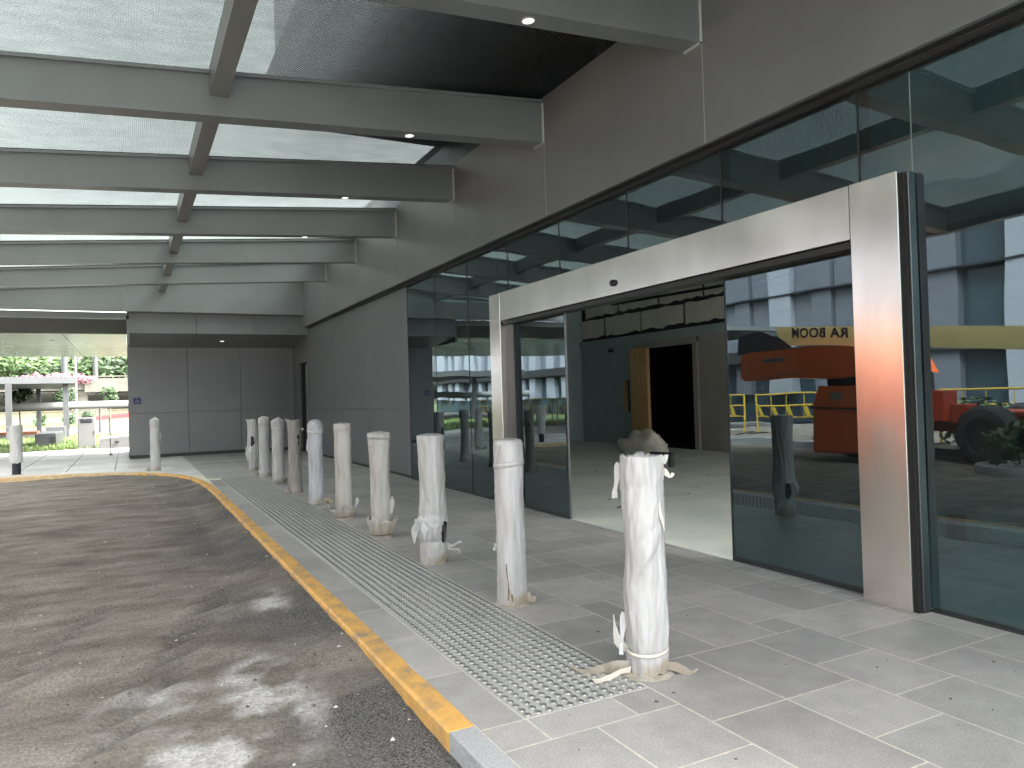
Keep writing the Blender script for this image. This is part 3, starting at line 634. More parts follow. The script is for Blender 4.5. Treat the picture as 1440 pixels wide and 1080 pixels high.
# ------------------------------------------------------------------ covered walkway to the left
wk=thing('covered_walkway','long white panelled walkway roof beyond the canopy, left of the block','walkway roof',(-4,24,0))
mb=MB(); mb.box(-13.5,.030,YB,18.42,3.205,3.345); mb.build('fascia_panel',M['beam'],wk)
mb=MB(); mb.box(-13.5,.030,18.422,22.3,3.215,3.34); mb.build('soffit_band',mat('brown_grey_soffit',(.028,.026,.025),.9),wk)
for a in range(9):
    for b in range(2):
        x0=-13.5+1.5*a; x1=min(x0+1.488,-.03); y0=22.31+5.0*b; mb=MB(); mb.box(x0,x1,y0,y0+4.988,3.22,3.26); mb.build('soffit_panel',M['soffitwhite'],wk)
mb=MB(); mb.box(-13.5,-.03,22.3,32.3,3.262,3.5); mb.build('roof',M['galv'],wk)
for x in (-12.8,-6.4):
    mb=MB(); mb.cyl((x,22.8,0),(x,22.8,3.21),.11,n=16); mb.build('column',M['galv'],wk)
mb=MB(); mb.lathe((0,0,0),[(0,.06),(.01,.05)],12); mb.v=[(-1.9+v[0],24.6+v[1],3.219-v[2]) for v in mb.v]; mb.build('downlight',M['galv'],wk)
# ------------------------------------------------------------------ wrapped bollards
def make_bollard(x,y,label,spec,seed):
    rr=random.Random(seed); t=thing('wrapped_bollard',label,'bollard',(x,y,0),'bollards wrapped in foam along the kerb')
    d=Vector((x,y,0)).normalized(); pc=math.atan2(-d.y,-d.x)            # angle that faces the entrance drive
    H=spec.get('h',1.0); m=M[spec.get('m','wrap')]
    prof=spec['prof']; N,K=(80,120) if y<7 else (56,70); top=spec.get('top','flat')
    def rad(z):
        for (za,ra),(zb_,rb) in zip(prof,prof[1:]):
            if za<=z<=zb_: s=(z-za)/(zb_-za+1e-9); s=s*s*(3-2*s); return ra+(rb-ra)*s
        return prof[-1][1]
    lean=spec.get('lean',(0,0)); z0=spec.get('z0',.0); vs=[]; hole=spec.get('holes',[]); rag=spec.get('rag',.0)
    right=Vector((d.y,-d.x,0))
    def off(z): return right*(lean[0]*z+lean[1]*math.sin(z*3.1))
    amp=spec.get('amp',.006); creases=[(rr.random()*6.28,.08+.85*rr.random(),rr.uniform(-.9,.9),rr.choice((-1,1))*rr.uniform(.003,.0075),rr.uniform(.25,.8)) for _ in range(26)]
    for k in range(K+1):
        s=k/K
        for i in range(N):
            a=2*math.pi*i/N; zz=z0+(H-z0)*s
            if top=='torn' and s>.93: zz+=(s-.93)/.07*(.018*noise.noise(Vector((math.cos(a)*1.7,math.sin(a)*1.7,seed)))+.006*noise.noise(Vector((math.cos(a)*7,math.sin(a)*7,seed))))
            if rag and s<.06: zz+=(1-s/.06)*rag*abs(noise.noise(Vector((math.cos(a)*2.3,math.sin(a)*2.3,seed+5))))
            c=Vector((math.cos(a),math.sin(a),0))
            p=Vector((math.cos(a)*1.6,math.sin(a)*1.6,zz*2.2+seed*7))
            w=amp*.8*noise.fractal(Vector((p.x*1.3,p.y*1.3,p.z*1.9)),1,2,5)+amp*.5*math.sin(a*2+zz*7+seed)*noise.noise(p*.7)+amp*.28*noise.noise(Vector((math.cos(a)*6,math.sin(a)*6,zz*.9+seed)))+amp*.7*(1-abs(noise.noise(Vector((math.cos(a-zz*1.6)*2.2,math.sin(a-zz*1.6)*2.2,zz*2.5+seed*3))))*2)**3*.6
            for ca_,cz_,cs_,ch_,cw_ in creases:
                da=((a-ca_+math.pi)%(2*math.pi))-math.pi; e=(zz-cz_-cs_*da); w+=ch_*math.exp(-abs(e)*38)*math.exp(-(da/cw_)**2)
            for bz,bw,ba in spec.get('bands',[]): w-=ba*math.exp(-((zz-bz-.012*math.sin(a+seed))/bw)**2)
            fz,fs_=spec.get('fold',(None,None)) or (None,None)
            if fz is not None:
                da=((a-pc+math.pi)%(2*math.pi))-math.pi; e=zz-(fz+fs_*da); w+=.015*(1/(1+math.exp(-max(-6,min(6,e*140))))-.5)*math.exp(-(da/1.1)**2)
            vs.append(Vector((x,y,0))+off(zz)+c*max(.078,rad(zz)+w)+Vector((0,0,zz)))
    fs=[]
    def keep(i,k):
        a=((2*math.pi*(i+.5)/N-pc+math.pi)%(2*math.pi))-math.pi; z=z0+(H-z0)*(k+.5)/K
        for a0,a1,za,zb_ in hole:
            am=(a0+a1)/2; zm=(za+zb_)/2; e=((R(am)-a)/R((a1-a0)/2))**2+((z-zm)/((zb_-za)/2))**2
            if e<1+.5*noise.noise(Vector((a*5,z*18,seed))): return False
        return True
    for k in range(K):
        for i in range(N):
            if keep(i,k): fs.append((k*N+i,k*N+(i+1)%N,(k+1)*N+(i+1)%N,(k+1)*N+i))
    # gathered top
    mb=MB(); mb.lathe((x,y,0),[(.0,.076),(.15,.076),(.3,.076),(.45,.076),(.6,.076),(.75,.076),(H-.08,.076),(H-.05,.070),(H-.03,.05)],20); mb.v=[tuple(Vector(v)+off(v[2])) for v in mb.v]; mb.build('post',M['post'],t)
    o=len(vs); capH={'flat':.012,'dome':.032,'peak':.060,'torn':-.05,'slope':.014}[top]; ct=Vector((x,y,H))+off(H)
    if top=='peak': ct+=right*.012
    rings=5
    for j in range(1,rings):
        s=j/rings
        for i in range(N):
            b=vs[K*N+i]; q=b.lerp(ct,s); a=2*math.pi*i/N
            q.z=b.z+(capH)*(math.sin(s*math.pi/2) if top!='peak' else s)+.006*noise.noise(Vector((math.cos(a)*3*(1-s),math.sin(a)*3*(1-s),seed*3+s)))*(1 if top!='torn' else 2)
            vs.append(q)
    base=[K*N]+[o+(j-1)*N for j in range(1,rings)]
    for j in range(rings-1):
        for i in range(N): fs.append((base[j]+i,base[j]+(i+1)%N,base[j+1]+(i+1)%N,base[j+1]+i))
    vs.append(ct+Vector((0,0,capH))); fs+= [(base[-1]+i,base[-1]+(i+1)%N,len(vs)-1) for i in range(N)]
    mb=MB(); mb.add(vs,fs,0,True); mb.build('wrap',m,t)
    for z,wd,mm in spec.get('tapes',[]):
        mb=MB(); n=40; tv=[]
        for i in range(n):
            a=2*math.pi*i/n; q=Vector((x,y,0))+off(z); rz=rad(z)+.0035
            for dz in (-wd/2,wd/2): tv.append(q+Vector((math.cos(a)*rz,math.sin(a)*rz,z+dz+.012*math.sin(a+seed))))
        for i in range(n):
            a=2*math.pi*i/n; q=Vector((x,y,0))+off(z); rz=rad(z)-.004
            for dz in (-wd/2,wd/2): tv.append(q+Vector((math.cos(a)*rz,math.sin(a)*rz,z+dz+.012*math.sin(a+seed))))
        tf=[]
        for i in range(n):
            j=(i+1)%n; tf+=[(2*i,2*j,2*j+1,2*i+1),(2*n+2*i+1,2*n+2*j+1,2*n+2*j,2*n+2*i),(2*i+1,2*j+1,2*n+2*j+1,2*n+2*i+1),(2*i,2*n+2*i,2*n+2*j,2*j)]
        mb.add(tv,tf,0,True); mb.build('tape',M[mm],t)
    # loose flaps: (angle, z, outward, drop, half width, sideways, material)
    for a,z,ow,dr,hw,sw,mm in spec.get('flaps',[]):
        mb=MB(); ang=pc+R(a); c=Vector((math.cos(ang),math.sin(ang),0)); s=Vector((-c.y,c.x,0)); pts=[];ws=[]; n=7
        for i in range(n):
            u=i/(n-1); zz=z+dr*u**1.4+.012*math.sin(u*7+seed)
            p=Vector((x,y,0))+off(z)+c*(rad(z)-.004+ow*math.sin(u*math.pi/2))+s*(sw*u)+Vector((0,0,max(.008,zz)))
            pts.append(p); ws.append(hw*(1.05-.75*u+.25*math.sin(u*7+seed+a)))
        tl=[pts[min(i+1,n-1)]-pts[max(i-1,0)] for i in range(n)]
        wv=[(Vector((d.x,d.y,.25)).cross(q)).normalized()*h_ for q,h_ in zip(tl,ws)]
        mb.ribbon(pts,wv,.005); mb.build('torn_flap',M[mm],t)
    # skirt: foam that has slid down into a cup round the foot
    if 'skirt' in spec:
        zk,hk,ro,a0,a1=spec['skirt']; n=40; mb=MB(); rows=8; sv=[]
        for j in range(rows):
            u=j/(rows-1)
            for i in range(n+1):
                a=R(a0+(a1-a0)*i/n)+pc; e=math.sin(math.pi*i/n)**.5; nz=noise.noise(Vector((math.cos(a)*2,math.sin(a)*2,seed+u)))
                r_out=(.098+(ro-.098)*(u**.8)*(.35+.65*abs(noise.noise(Vector((math.cos(a)*1.3,math.sin(a)*1.3,seed)))*1.6)))
                zz=zk+hk*u*(.75+.35*nz)-.0
                sv.append(Vector((x,y,0))+off(zz)+Vector((math.cos(a)*r_out,math.sin(a)*r_out,zz)))
        nn=n+1; sf=[(j*nn+i,j*nn+i+1,(j+1)*nn+i+1,(j+1)*nn+i) for j in range(rows-1) for i in range(n)]
        mb.add(sv,sf,0,True); ob=mb.build('slid_skirt',m,t); md=ob.modifiers.new('thickness','SOLIDIFY'); md.thickness=.006
    # mortar ring / grime at the foot
    mb=MB(); n=28; rv=[]
    for i in range(n):
        a=2*math.pi*i/n; e=.004+.022*abs(noise.noise(Vector((math.cos(a)*2,math.sin(a)*2,seed+9))))
        rv+=[Vector((x+math.cos(a)*.08,y+math.sin(a)*.08,.014)),Vector((x+math.cos(a)*(.10+e*.5),y+math.sin(a)*(.10+e*.5),.010)),Vector((x+math.cos(a)*(.105+e),y+math.sin(a)*(.105+e),.0015))]
    mb.add(rv,[(3*i+k,3*((i+1)%n)+k,3*((i+1)%n)+k+1,3*i+k+1) for i in range(n) for k in (0,1)],0,True); mb.build('mortar_ring',M['mortar'],t)
    return t
BX,B0,BS=2.0588,2.7237,1.3265
specs=[
 dict(h=.985,m='wrap',top='torn',amp=.009,prof=[(0,.090),(.10,.093),(.32,.096),(.55,.091),(.80,.090),(.90,.094),(1,.090)],fold=(.50,.13),lean=(0,.004),bands=[(.86,.014,.0018),(.115,.012,.005)],rag=.05,
   tapes=[(.115,.014,'tape')],flaps=[(-88,.93,.035,-.15,.022,.01,'wrap'),(75,.955,.03,.02,.016,.0,'wrap'),(88,.90,.05,-.01,.014,.0,'tape'),(-78,.10,.06,.16,.022,.01,'wrapdingy'),(-70,.03,.24,-.02,.024,-.10,'wrapdingy'),(-60,.02,.20,-.01,.016,.02,'tape'),(-82,.26,.03,-.18,.018,.02,'wrap'),(80,.03,.13,-.02,.02,.05,'wrapdingy'),(40,.80,.02,-.16,.008,.03,'tape')]),
 dict(h=1.0,m='wrap',top='flat',amp=.004,prof=[(0,.092),(.25,.089),(.6,.086),(.9,.091),(.98,.090),(1,.078)],lean=(0,0),bands=[(.86,.006,.002),(.30,.006,.002)],rag=.03,flaps=[(-14,.25,.006,-.21,.012,.0,'tear'),(-6,.12,.006,-.09,.010,.01,'tear'),(-80,.36,.018,-.03,.02,0,'wrap'),(70,.05,.05,-.03,.03,.02,'wrapdingy')],tapes=[(.855,.03,'wrap')]),
 dict(h=.984,m='wrap',top='slope',amp=.010,prof=[(0,.098),(.16,.100),(.22,.112),(.33,.118),(.38,.103),(.6,.094),(.9,.100),(.97,.104),(1,.096)],lean=(0,.008),rag=.02,holes=[(32,66,.16,.33)],bands=[(.17,.02,.006)],
   flaps=[(-75,.34,.04,-.17,.034,.0,'wrap'),(-30,.33,.022,-.13,.034,0,'wrap'),(5,.32,.018,-.10,.03,0,'wrap'),(80,.14,.12,.015,.016,0,'wrap'),(88,.12,.11,-.06,.012,.0,'wrap'),(-60,.30,.05,-.02,.035,-.03,'wrap')]),
 dict(h=.96,m='wrapdingy',top='slope',amp=.006,prof=[(0,.088),(.5,.086),(.75,.092),(.84,.100),(.93,.104),(1,.102)],lean=(0,0),bands=[(.82,.012,.004)],skirt=(.02,.20,.165,-130,130),tapes=[(.92,.05,'wrapdingy')],flaps=[(75,.22,.03,.16,.03,0,'wrapdingy')]),
 dict(h=1.018,m='wrapdingy',top='flat',amp=.004,prof=[(0,.092),(.5,.088),(.9,.092),(.97,.098),(1,.094)],lean=(0,0),bands=[(.93,.01,.003)],skirt=(.01,.15,.185,-125,125),flaps=[(72,.05,.06,.17,.025,0,'wrap'),(20,.05,.03,.13,.03,0,'wrapdingy')]),
 dict(h=1.017,m='wrapblue',top='dome',amp=.005,prof=[(0,.094),(.5,.090),(.85,.090),(.90,.098),(.97,.096),(1,.080)],lean=(0,0),bands=[(.89,.012,.005)],flaps=[(60,.03,.12,.0,.04,.03,'wrap'),(-85,.80,.015,-.16,.02,0,'wrap')],tapes=[(.90,.02,'tape')]),
 dict(h=1.02,m='wrapgrey',top='torn',amp=.008,prof=[(0,.100),(.12,.086),(.6,.084),(.9,.090),(1,.094)],lean=(0,0),holes=[(25,50,.74,.82),(30,42,.66,.73)],rag=.05,flaps=[(-70,1.0,.03,.03,.02,0,'wrapdingy'),(70,.88,.04,.01,.02,0,'wrapdingy'),(-60,.05,.07,-.03,.05,0,'wrapdingy')]),
 dict(h=.985,m='wrap',top='peak',amp=.006,prof=[(0,.098),(.1,.092),(.5,.090),(.85,.090),(.92,.098),(1,.096)],lean=(0,.004),bands=[(.85,.014,.004)],skirt=(.005,.09,.17,-150,150),tapes=[(.88,.012,'tape')]),
 dict(h=1.008,m='wrap',top='dome',amp=.005,prof=[(0,.112),(.06,.106),(.14,.090),(.85,.088),(.94,.100),(1,.094)],lean=(0,0),bands=[(.86,.016,.004)],flaps=[(-75,.06,.06,-.05,.05,0,'wrapdingy')]),
 dict(h=.965,m='wrap',top='torn',amp=.014,prof=[(0,.088),(.12,.092),(.28,.122),(.36,.126),(.46,.108),(.6,.100),(.85,.088),(.93,.094),(1,.088)],lean=(0,.006),holes=[(-28,12,.47,.66),(40,80,.90,1.02)],bands=[(.32,.012,.008)],rag=.04,flaps=[(-80,.95,.03,.035,.02,0,'wrap'),(-85,.45,.03,-.14,.03,0,'wrap'),(20,.9,.02,.05,.03,0,'wrap')]),
]
labels=['nearest wrapped bollard, crinkled white foam with torn top edge and strips trailing on the paving',
 'clean flat topped white wrapped bollard, second from the front, split near its foot',
 'third bollard from the front, white, ragged torn collar, dark tear low on its right',
 'fourth bollard from the front, drooping thick top, foam cup slid down around its foot',
 'straight dingy wrapped bollard with foam petals spreading at its foot, fifth from the front',
 'bluish white wrapped bollard with rounded taped top, sixth from the front',
 'grey dirt stained wrapped bollard with dark holes near its top, between two whiter ones',
 'white wrapped bollard with pointed peaked top, third from the far end of the straight row',
 'slim white wrapped bollard with domed top, second from the far end of the straight row',
 'farthest bollard of the straight row, bulging torn foam with a black hole']
for k,(s,l) in enumerate(zip(specs,labels)): make_bollard(BX,B0+BS*k,l,s,k+1)
make_bollard(.435,16.177,'lone white wrapped bollard on the kerb curve in front of the dark end wall',dict(h=1.0,m='wrap',top='peak',amp=.006,prof=[(0,.10),(.08,.095),(.5,.088),(.85,.086),(.93,.090),(1,.084)],lean=(0,.006),bands=[(.84,.014,.004),(.55,.01,.003),(.3,.01,.003)],flaps=[(-70,.03,.06,-.01,.05,0,'wrapdingy'),(85,.75,.02,-.2,.02,0,'wrap')]),21)
make_bollard(-1.983,17.38,'leftmost wrapped bollard with its black foot showing beside the lawn',dict(h=.975,m='wrap',z0=.23,top='torn',amp=.009,prof=[(0,.104),(.23,.104),(.5,.102),(.8,.106),(1,.112)],lean=(0,.003),bands=[(.6,.01,.003)],rag=.05,flaps=[(-75,.93,.035,.05,.03,0,'wrap'),(-80,.85,.03,-.2,.04,0,'wrap')]),22)
# ------------------------------------------------------------------ boom lift across the driveway (seen mirrored in the glass)
A=Vector((-3.05,11.1,0)); e=Vector((-.10,-1,0)).normalized(); nrm=Vector((e.y*-1,e.x,0)); 
if nrm.x<0: nrm=-nrm
ZR=-.085
def LT(v): return A+e*v.x+nrm*v.y+Vector((0,0,v.z))     # u along the machine, v towards the entrance
bl=thing('boom_lift','orange boom lift with cream boom mirrored in the entrance glass','boom lift',tuple(LT(Vector((3,-1.1,ZR)))))
def lbox(mb,u0,u1,v0,v1,z0,z1,mi=0,bev=0): mb.box(u0,u1,v0,v1,z0,z1,mi,bev,T=LT)
def lprism(mb,pts,v0,v1,mi=0): mb.prism(pts,v0,v1,mi,T=LT)
mb=MB(); lbox(mb,1.2,5.0,-2.3,-1.35,.42,.76,0,.04); mb.build('chassis',M['dkorange'],bl)
for u in (1.75,4.05):
    for v0 in (-1.35,-2.75):
        mb=MB(); c=LT(Vector((u,v0,ZR+.47))); c2=LT(Vector((u,v0+.42,ZR+.47))); ax=(c2-c)
        prof=[(.0,.29),(.0,.42),(.05,.462),(.37,.462),(.42,.42),(.42,.29)]; vs=[];n=32; ud=Vector(e); wd=Vector((0,0,1)); axn=ax.normalized()
        for s,r in prof:
            for i in range(n):
                a=2*math.pi*i/n; rr_=r+(.018 if (i%4<2 and r>.45) else 0); vs.append(c+axn*s+ud*(rr_*math.cos(a))+wd*(rr_*math.sin(a)))
        k=len(prof); mb.add(vs,[(j*n+i,j*n+(i+1)%n,((j+1)%k)*n+(i+1)%n,((j+1)%k)*n+i) for j in range(k) for i in range(n)],0); wh=mb.build('wheel',M['tyre'],bl)
        mb=MB(); mb.cyl(c+axn*.06,c+axn*.33,.29,n=24); mb.cyl(c+axn*.32,c+axn*.38,.12,n=16); mb.build('rim',M['dark'],wh)
mb=MB(); lbox(mb,1.55,3.25,-.62,-.02,.08,.86,0,.05); lprism(mb,[(1.55,.87),(1.72,1.28),(3.25,1.28),(3.25,.87)],-.62,-.04); mb.build('engine_cover',M['orange'],bl)
mb=MB(); lbox(mb,1.52,2.75,-.03,-.005,.855,.885); mb.build('cover_latch',M['dark'],bl)
mb=MB(); lbox(mb,1.95,2.18,-.039,-.025,1.02,1.16); mb.build('warning_plate',M['white'],bl)
mb=MB(); lprism(mb,[(0,1.50),(.03,1.96),(.25,1.99),(1.6,2.00),(2.4,1.95),(2.75,1.80),(2.9,1.45),(1.5,1.42),(.1,1.43)],-1.9,0.0); cw=mb.build('turntable_cowl',M['orange'],bl)
mb=MB(); lbox(mb,.55,1.0,-.004,.006,1.76,1.85); 
for i in range(7): lbox(mb,.58+.055*i,.58+.055*i+.03,.0062,.008,1.785,1.825,1)
for i in range(16): 
    if i%5!=4: lbox(mb,.42+.07*i,.42+.07*i+.045,-.004,.004,1.475,1.505)
mb.build('maker_plate',[M['white'],M['dark']],cw)
mb=MB(); lprism(mb,[(1.4,.7),(1.4,1.46),(3.0,1.46),(3.0,.7)],-1.5,-.8); mb.build('turret',M['dark'],bl)
mb=MB(); lbox(mb,3.05,3.45,-1.4,-.9,.60,1.12,0,.02); lbox(mb,3.46,3.75,-1.5,-1.1,.55,.88,0,.02); mb.build('axle_guard',M['dkorange'],bl)
bz=lambda u: 2.45-.088*(u-.85)
V0,V1=-.95,-.55
mb=MB(); u0,u1=.40,11.5; lprism(mb,[(u0+.1,bz(u0)-.37),(u0,bz(u0)),(u1,bz(u1)),(u1,bz(u1)-.34)],V0,V1); bo=mb.build('boom',M['boomyel'],bl)
mb=MB(); lprism(mb,[(-.50,1.98),(-.45,2.36),(.10,2.42),(.39,2.30),(.48,1.99)],V0-.05,V1+.05); mb.build('boom_knuckle',M['ink'],bl)
mb=MB(); lprism(mb,[(.41,2.32),(.82,2.04),(.70,2.0),(.48,2.0)],V1+.002,V1+.03); mb.build('link_plate',M['ink'],bl)
cu=bpy.data.curves.new('lettering','FONT'); cu.body='RA BOOM'; cu.size=.26; cu.extrude=.004; cu.offset=.006; cu.space_character=1.08
to=bpy.data.objects.new('tmp',cu); COL.objects.link(to); bpy.context.view_layer.update()
me=bpy.data.meshes.new_from_object(to.evaluated_get(bpy.context.evaluated_depsgraph_get())); bpy.data.objects.remove(to)
xs_=[v.co.x for v in me.vertices]; xm=max(xs_)
org=Vector(bl.location)
for v in me.vertices:      # reads towards +Y, facing the entrance
    u=.80+(xm-v.co.x); v.co=LT(Vector((u,V1+.004+v.co.z,bz(u)-.205+v.co.y)))-org
me.name='lettering'; me.materials.clear(); me.materials.append(M['ink']); lo=bpy.data.objects.new('lettering',me); COL.objects.link(lo); lo.parent=bo
mb=MB(); lbox(mb,11.2,12.6,-1.6,.1,.55,.62)
for u in (11.2,12.56):
    for v in (-1.6,.06): lbox(mb,u,u+.04,v,v+.04,.62,1.7)
lbox(mb,11.2,12.6,-1.6,-1.56,1.66,1.7); lbox(mb,11.2,12.6,.06,.1,1.66,1.7); lbox(mb,11.2,12.6,.06,.1,1.15,1.19); mb.build('platform_cage',M['boomyel'],bl)

# ------------------------------------------------------------------ yellow guard barriers, hedge and building opposite
def barrier(x,y,k):
    t=thing('guard_barrier','yellow tubular guard barrier mirrored in the glass','barrier',(x,y,.03),'yellow guard barriers across the driveway')
    mb=MB()
    for dy in (-1.0,1.0): mb.cyl((x,y+dy,.03),(x,y+dy,1.12),.028,n=8)
    for z in (.5,.8,1.1): mb.cyl((x,y-1.0,z),(x,y+1.0,z),.022,n=8)
    for i in range(1,4): mb.cyl((x,y-1+.5*i,.5),(x,y-1+.5*i,1.1),.010,n=6)
    mb.build('rail_frame',M['safety'],t)
    mb=MB()
    for dy in (-1.0,1.0): mb.box(x-.3,x+.3,y+dy-.03,y+dy+.03,.031,.06)
    mb.build('foot',M['dark'],t)
    mb=MB()
    for i in range(8):
        y0=y-.96+.24*i; mb.add([(x+.03,y0,.52),(x+.03,y0+.12,.52),(x+.03,y0+.24,.78),(x+.03,y0+.12,.78),(x+.02,y0,.52),(x+.02,y0+.12,.52),(x+.02,y0+.24,.78),(x+.02,y0+.12,.78)],[(0,1,2,3),(7,6,5,4),(0,4,5,1),(1,5,6,2),(2,6,7,3),(3,7,4,0)],i%2)
    mb.build('chevron_board',[M['ink'],M['safety']],t)
for k in range(10): barrier(-6.9-.03*k,8.5+2.5*k if k<4 else 9.0+2.5*k,k)
def leaves(mb,c,rx,ry,rz,n,size,rr,mi=0,clumps=14):
    cs=[]
    for _ in range(clumps):
        while True:
            p=Vector((rr.uniform(-1,1),rr.uniform(-1,1),rr.uniform(-1,1)))
            if p.length<1: break
        cs.append((p*.75,.30+.25*rr.random()))
    for _ in range(n):
        p,s=rr.choice(cs); dd=Vector((rr.gauss(0,1),rr.gauss(0,1),rr.gauss(0,1))).normalized()*s*(.6+.5*rr.random()); q=p+dd
        q=Vector((c[0]+q.x*rx,c[1]+q.y*ry,c[2]+q.z*rz)); a=Vector((rr.gauss(0,1),rr.gauss(0,1),rr.gauss(0,.6))).normalized(); b=a.orthogonal().normalized()
        sz=size*(.6+.8*rr.random()); mb.add([q-a*sz,q-b*sz*.5,q+a*sz,q+b*sz*.5],[(0,1,2,3)],mi)
def tree(x,y,h,crx,crz,czc,label,n=900,size=.12,m='leaf',group=None,name='young_tree',cat='tree',tr=.05,z0=-.05,seed=1,limbs=4,clumps=16):
    rr=random.Random(seed*31+5); t=thing(name,label,cat,(x,y,z0),group); mb=MB()
    mb.cyl((x,y,z0),(x+.02*h*rr.uniform(-1,1),y,czc),tr,tr*.55,8)
    for k in range(limbs):
        a=6.28*k/limbs+rr.random(); s=czc-crz*.7+rr.random()*crz*.5; mb.cyl((x,y,s),(x+math.cos(a)*crx*.7,y+math.sin(a)*crx*.7,s+crz*(.6+.4*rr.random())),tr*.5,tr*.15,6)
    mb.build('trunk',M['bark'],t); mb=MB(); leaves(mb,(x,y,czc),crx,crx,crz,n,size,rr,clumps=clumps); mb.build('crown',M[m],t); return t
for k in range(4):
    y=1.1+2.3*k+.3*(k%2); t=thing('hedge_shrub','round green verge shrub mirrored in the right hand window','shrub',(-6.35,y,.03),'shrubs on the verge opposite')
    mb=MB(); mb.cyl((-6.35,y,.03),(-6.35,y,.5),.03,.02,6); mb.build('stem',M['bark'],t); mb=MB(); leaves(mb,(-6.35,y,.50),.75,1.35,.48,900,.075,random.Random(k+40)); mb.build('foliage',M['leaf'],t)
t=thing('planter_shrub','dense green shrub in front of the mirrored machine wheel','shrub',(-3.95,6.15,-.09))
mb=MB(); mb.lathe((-3.95,6.15,-.12),[(0,.78),(.16,.78),(.17,.70),(.10,.68)],28); mb.build('kerb_ring',M['granite'],t)
mb=MB(); mb.cyl((-3.95,6.15,-.05),(-3.95,6.15,.4),.03,.02,6); mb.build('stem',M['bark'],t); mb=MB(); leaves(mb,(-3.95,6.15,.36),.62,.72,.36,1500,.06,random.Random(61),clumps=22); mb.build('foliage',M['leaf'],t)
op=thing('opposite_building','pale building with upright panels mirrored in the entrance glass','building',(-16.5,18,0))
mb=MB(); mb.box(-24,-16.6,-25,62,-.2,7.9); mb.build('wall',M['oppglass'],op)
ry=random.Random(77); y=-24.5; k=0
while y<61:
    wd=.95 if (k%3) else 1.15
    mb=MB(); mb.box(-16.62,-16.15-(.12 if k%2 else 0),y,y+wd,1.0 if y>15.5 else -.2,8.0,0,.01); mb.build('pilaster',M['pilaster'] if k%2==0 or y>30 else M['pil2'],op)
    if y>15.5:
        mb=MB(); mb.box(-16.61,-16.45,y+wd+.01,y+wd+1.05,2.6,7.8); mb.build('wall_panel',M['pil2'],op)
    y+=wd+(1.1 if y>15 else 1.6); k+=1
for z in (2.35,5.05,7.4):
    mb=MB(); mb.box(-16.60,-16.10,-25,62,z,z+.07); mb.build('string_course',M['ink'],op)
mb=MB(); mb.box(-16.6,-15.9,15.6,62,2.42,2.9); mb.build('awning',M['dark'],op)
# ------------------------------------------------------------------ garden and street beyond the pavement
sh=thing('garden_shelter','flat roofed grey steel shelter on the lawn','shelter',(-6,41,0))
for x,y in ((-4.56,37.9),(-2.57,39.5),(-4.54,49.5),(-9.5,38.5)):
    mb=MB(); mb.box(x-.11,x+.11,y-.11,y+.11,-.04,2.42); mb.build('post',M['galv'],sh)
mb=MB(); 
mb.add([(-12,36.9,2.42),(-2.1,39.1,2.42),(-3.6,50.5,2.42),(-12,50.5,2.42),(-12,36.9,2.72),(-2.1,39.1,2.72),(-3.6,50.5,2.72),(-12,50.5,2.72)],[(3,2,1,0),(4,5,6,7),(0,1,5,4),(1,2,6,5),(2,3,7,6),(3,0,4,7)]); mb.build('roof',M['galv'],sh)
bn=thing('garden_bench','low stone bench with brown timber seat on the lawn','bench',(-3.2,32,0))
mb=MB(); mb.box(-3.0,-2.35,31.2,34.6,-.03,.40,0,.02); mb.build('plinth',M['galv'],bn)
mb=MB(); mb.box(-4.9,-3.02,32.2,33.2,.36,.47,0,.01); mb.build('seat',M['brown'],bn)
mb=MB(); mb.box(-4.85,-4.55,32.3,33.1,-.03,.355); mb.build('leg',M['dark'],bn)
mb=MB(); mb.box(-2.55,-2.36,31.18,31.197,.03,.28); mb.build('dark_plate',M['dark'],bn)  # flat dark plate set on the plinth face
pl=thing('planter_box','small grey planter box behind the stone bench','planter',(-2.9,38,0))
mb=MB(); mb.box(-3.2,-2.5,37.6,38.6,-.03,.5,0,.02); mb.build('body',M['galv'],pl); mb=MB(); mb.box(-3.12,-2.58,37.68,38.52,.48,.51); mb.build('soil',M['bark'],pl)
cb=thing('utility_cabinet','pale grey utility cabinet with dark name plate standing at the lawn edge','cabinet',(-1.2,27.3,0))
mb=MB(); mb.box(-1.46,-.97,27.15,27.55,.02,.97,0,.02); mb.build('body',M['softwhite'],cb)
mb=MB(); mb.box(-1.38,-1.05,27.135,27.149,.80,.92,0,.01); pt=mb.build('name_plate',M['ink'],cb)
mb=MB()
for i in range(6): mb.box(-1.345+.045*i,-1.32+.045*i,27.128,27.1345,.845,.875)
mb.build('lettering',M['galv'],pt)
mb=MB(); mb.box(-1.02,-1.0,27.13,27.149,.42,.54); mb.build('handle',M['galv'],cb)
mb=MB(); mb.box(-1.50,-.93,27.1,27.6,-.02,.02); mb.build('base',M['slab'],cb)
wb=thing('stone_block','low white stone block with a dark mark beside the block corner','stone block',(-.4,26.6,0))
mb=MB()
mb.add([(-.86,26.2,-.01),(.4,25.9,-.01),(.4,27,-.01),(-.86,27,-.01),(-.84,26.22,.30),(.4,25.93,.40),(.4,27,.42),(-.80,27,.36)],[(3,2,1,0),(4,5,6,7),(0,1,5,4),(1,2,6,5),(2,3,7,6),(3,0,4,7)]); mb.build('body',M['softwhite'],wb)
mb=MB(); mb.box(-.42,-.30,26.04,26.07,.17,.22); mb.build('mark',M['ink'],wb)
mk=thing('marker_pole','thin white marker pole standing left of the dark end wall','pole',(-.455,22.44,0))
mb=MB(); mb.cyl((-.455,22.44,.03),(-.475,22.44,1.0),.011,n=8); mb.build('pole',M['white'],mk); mb=MB(); mb.lathe((-.455,22.44,0),[(0,.05),(.02,.045),(.032,.02)],12); mb.build('base',M['galv'],mk)
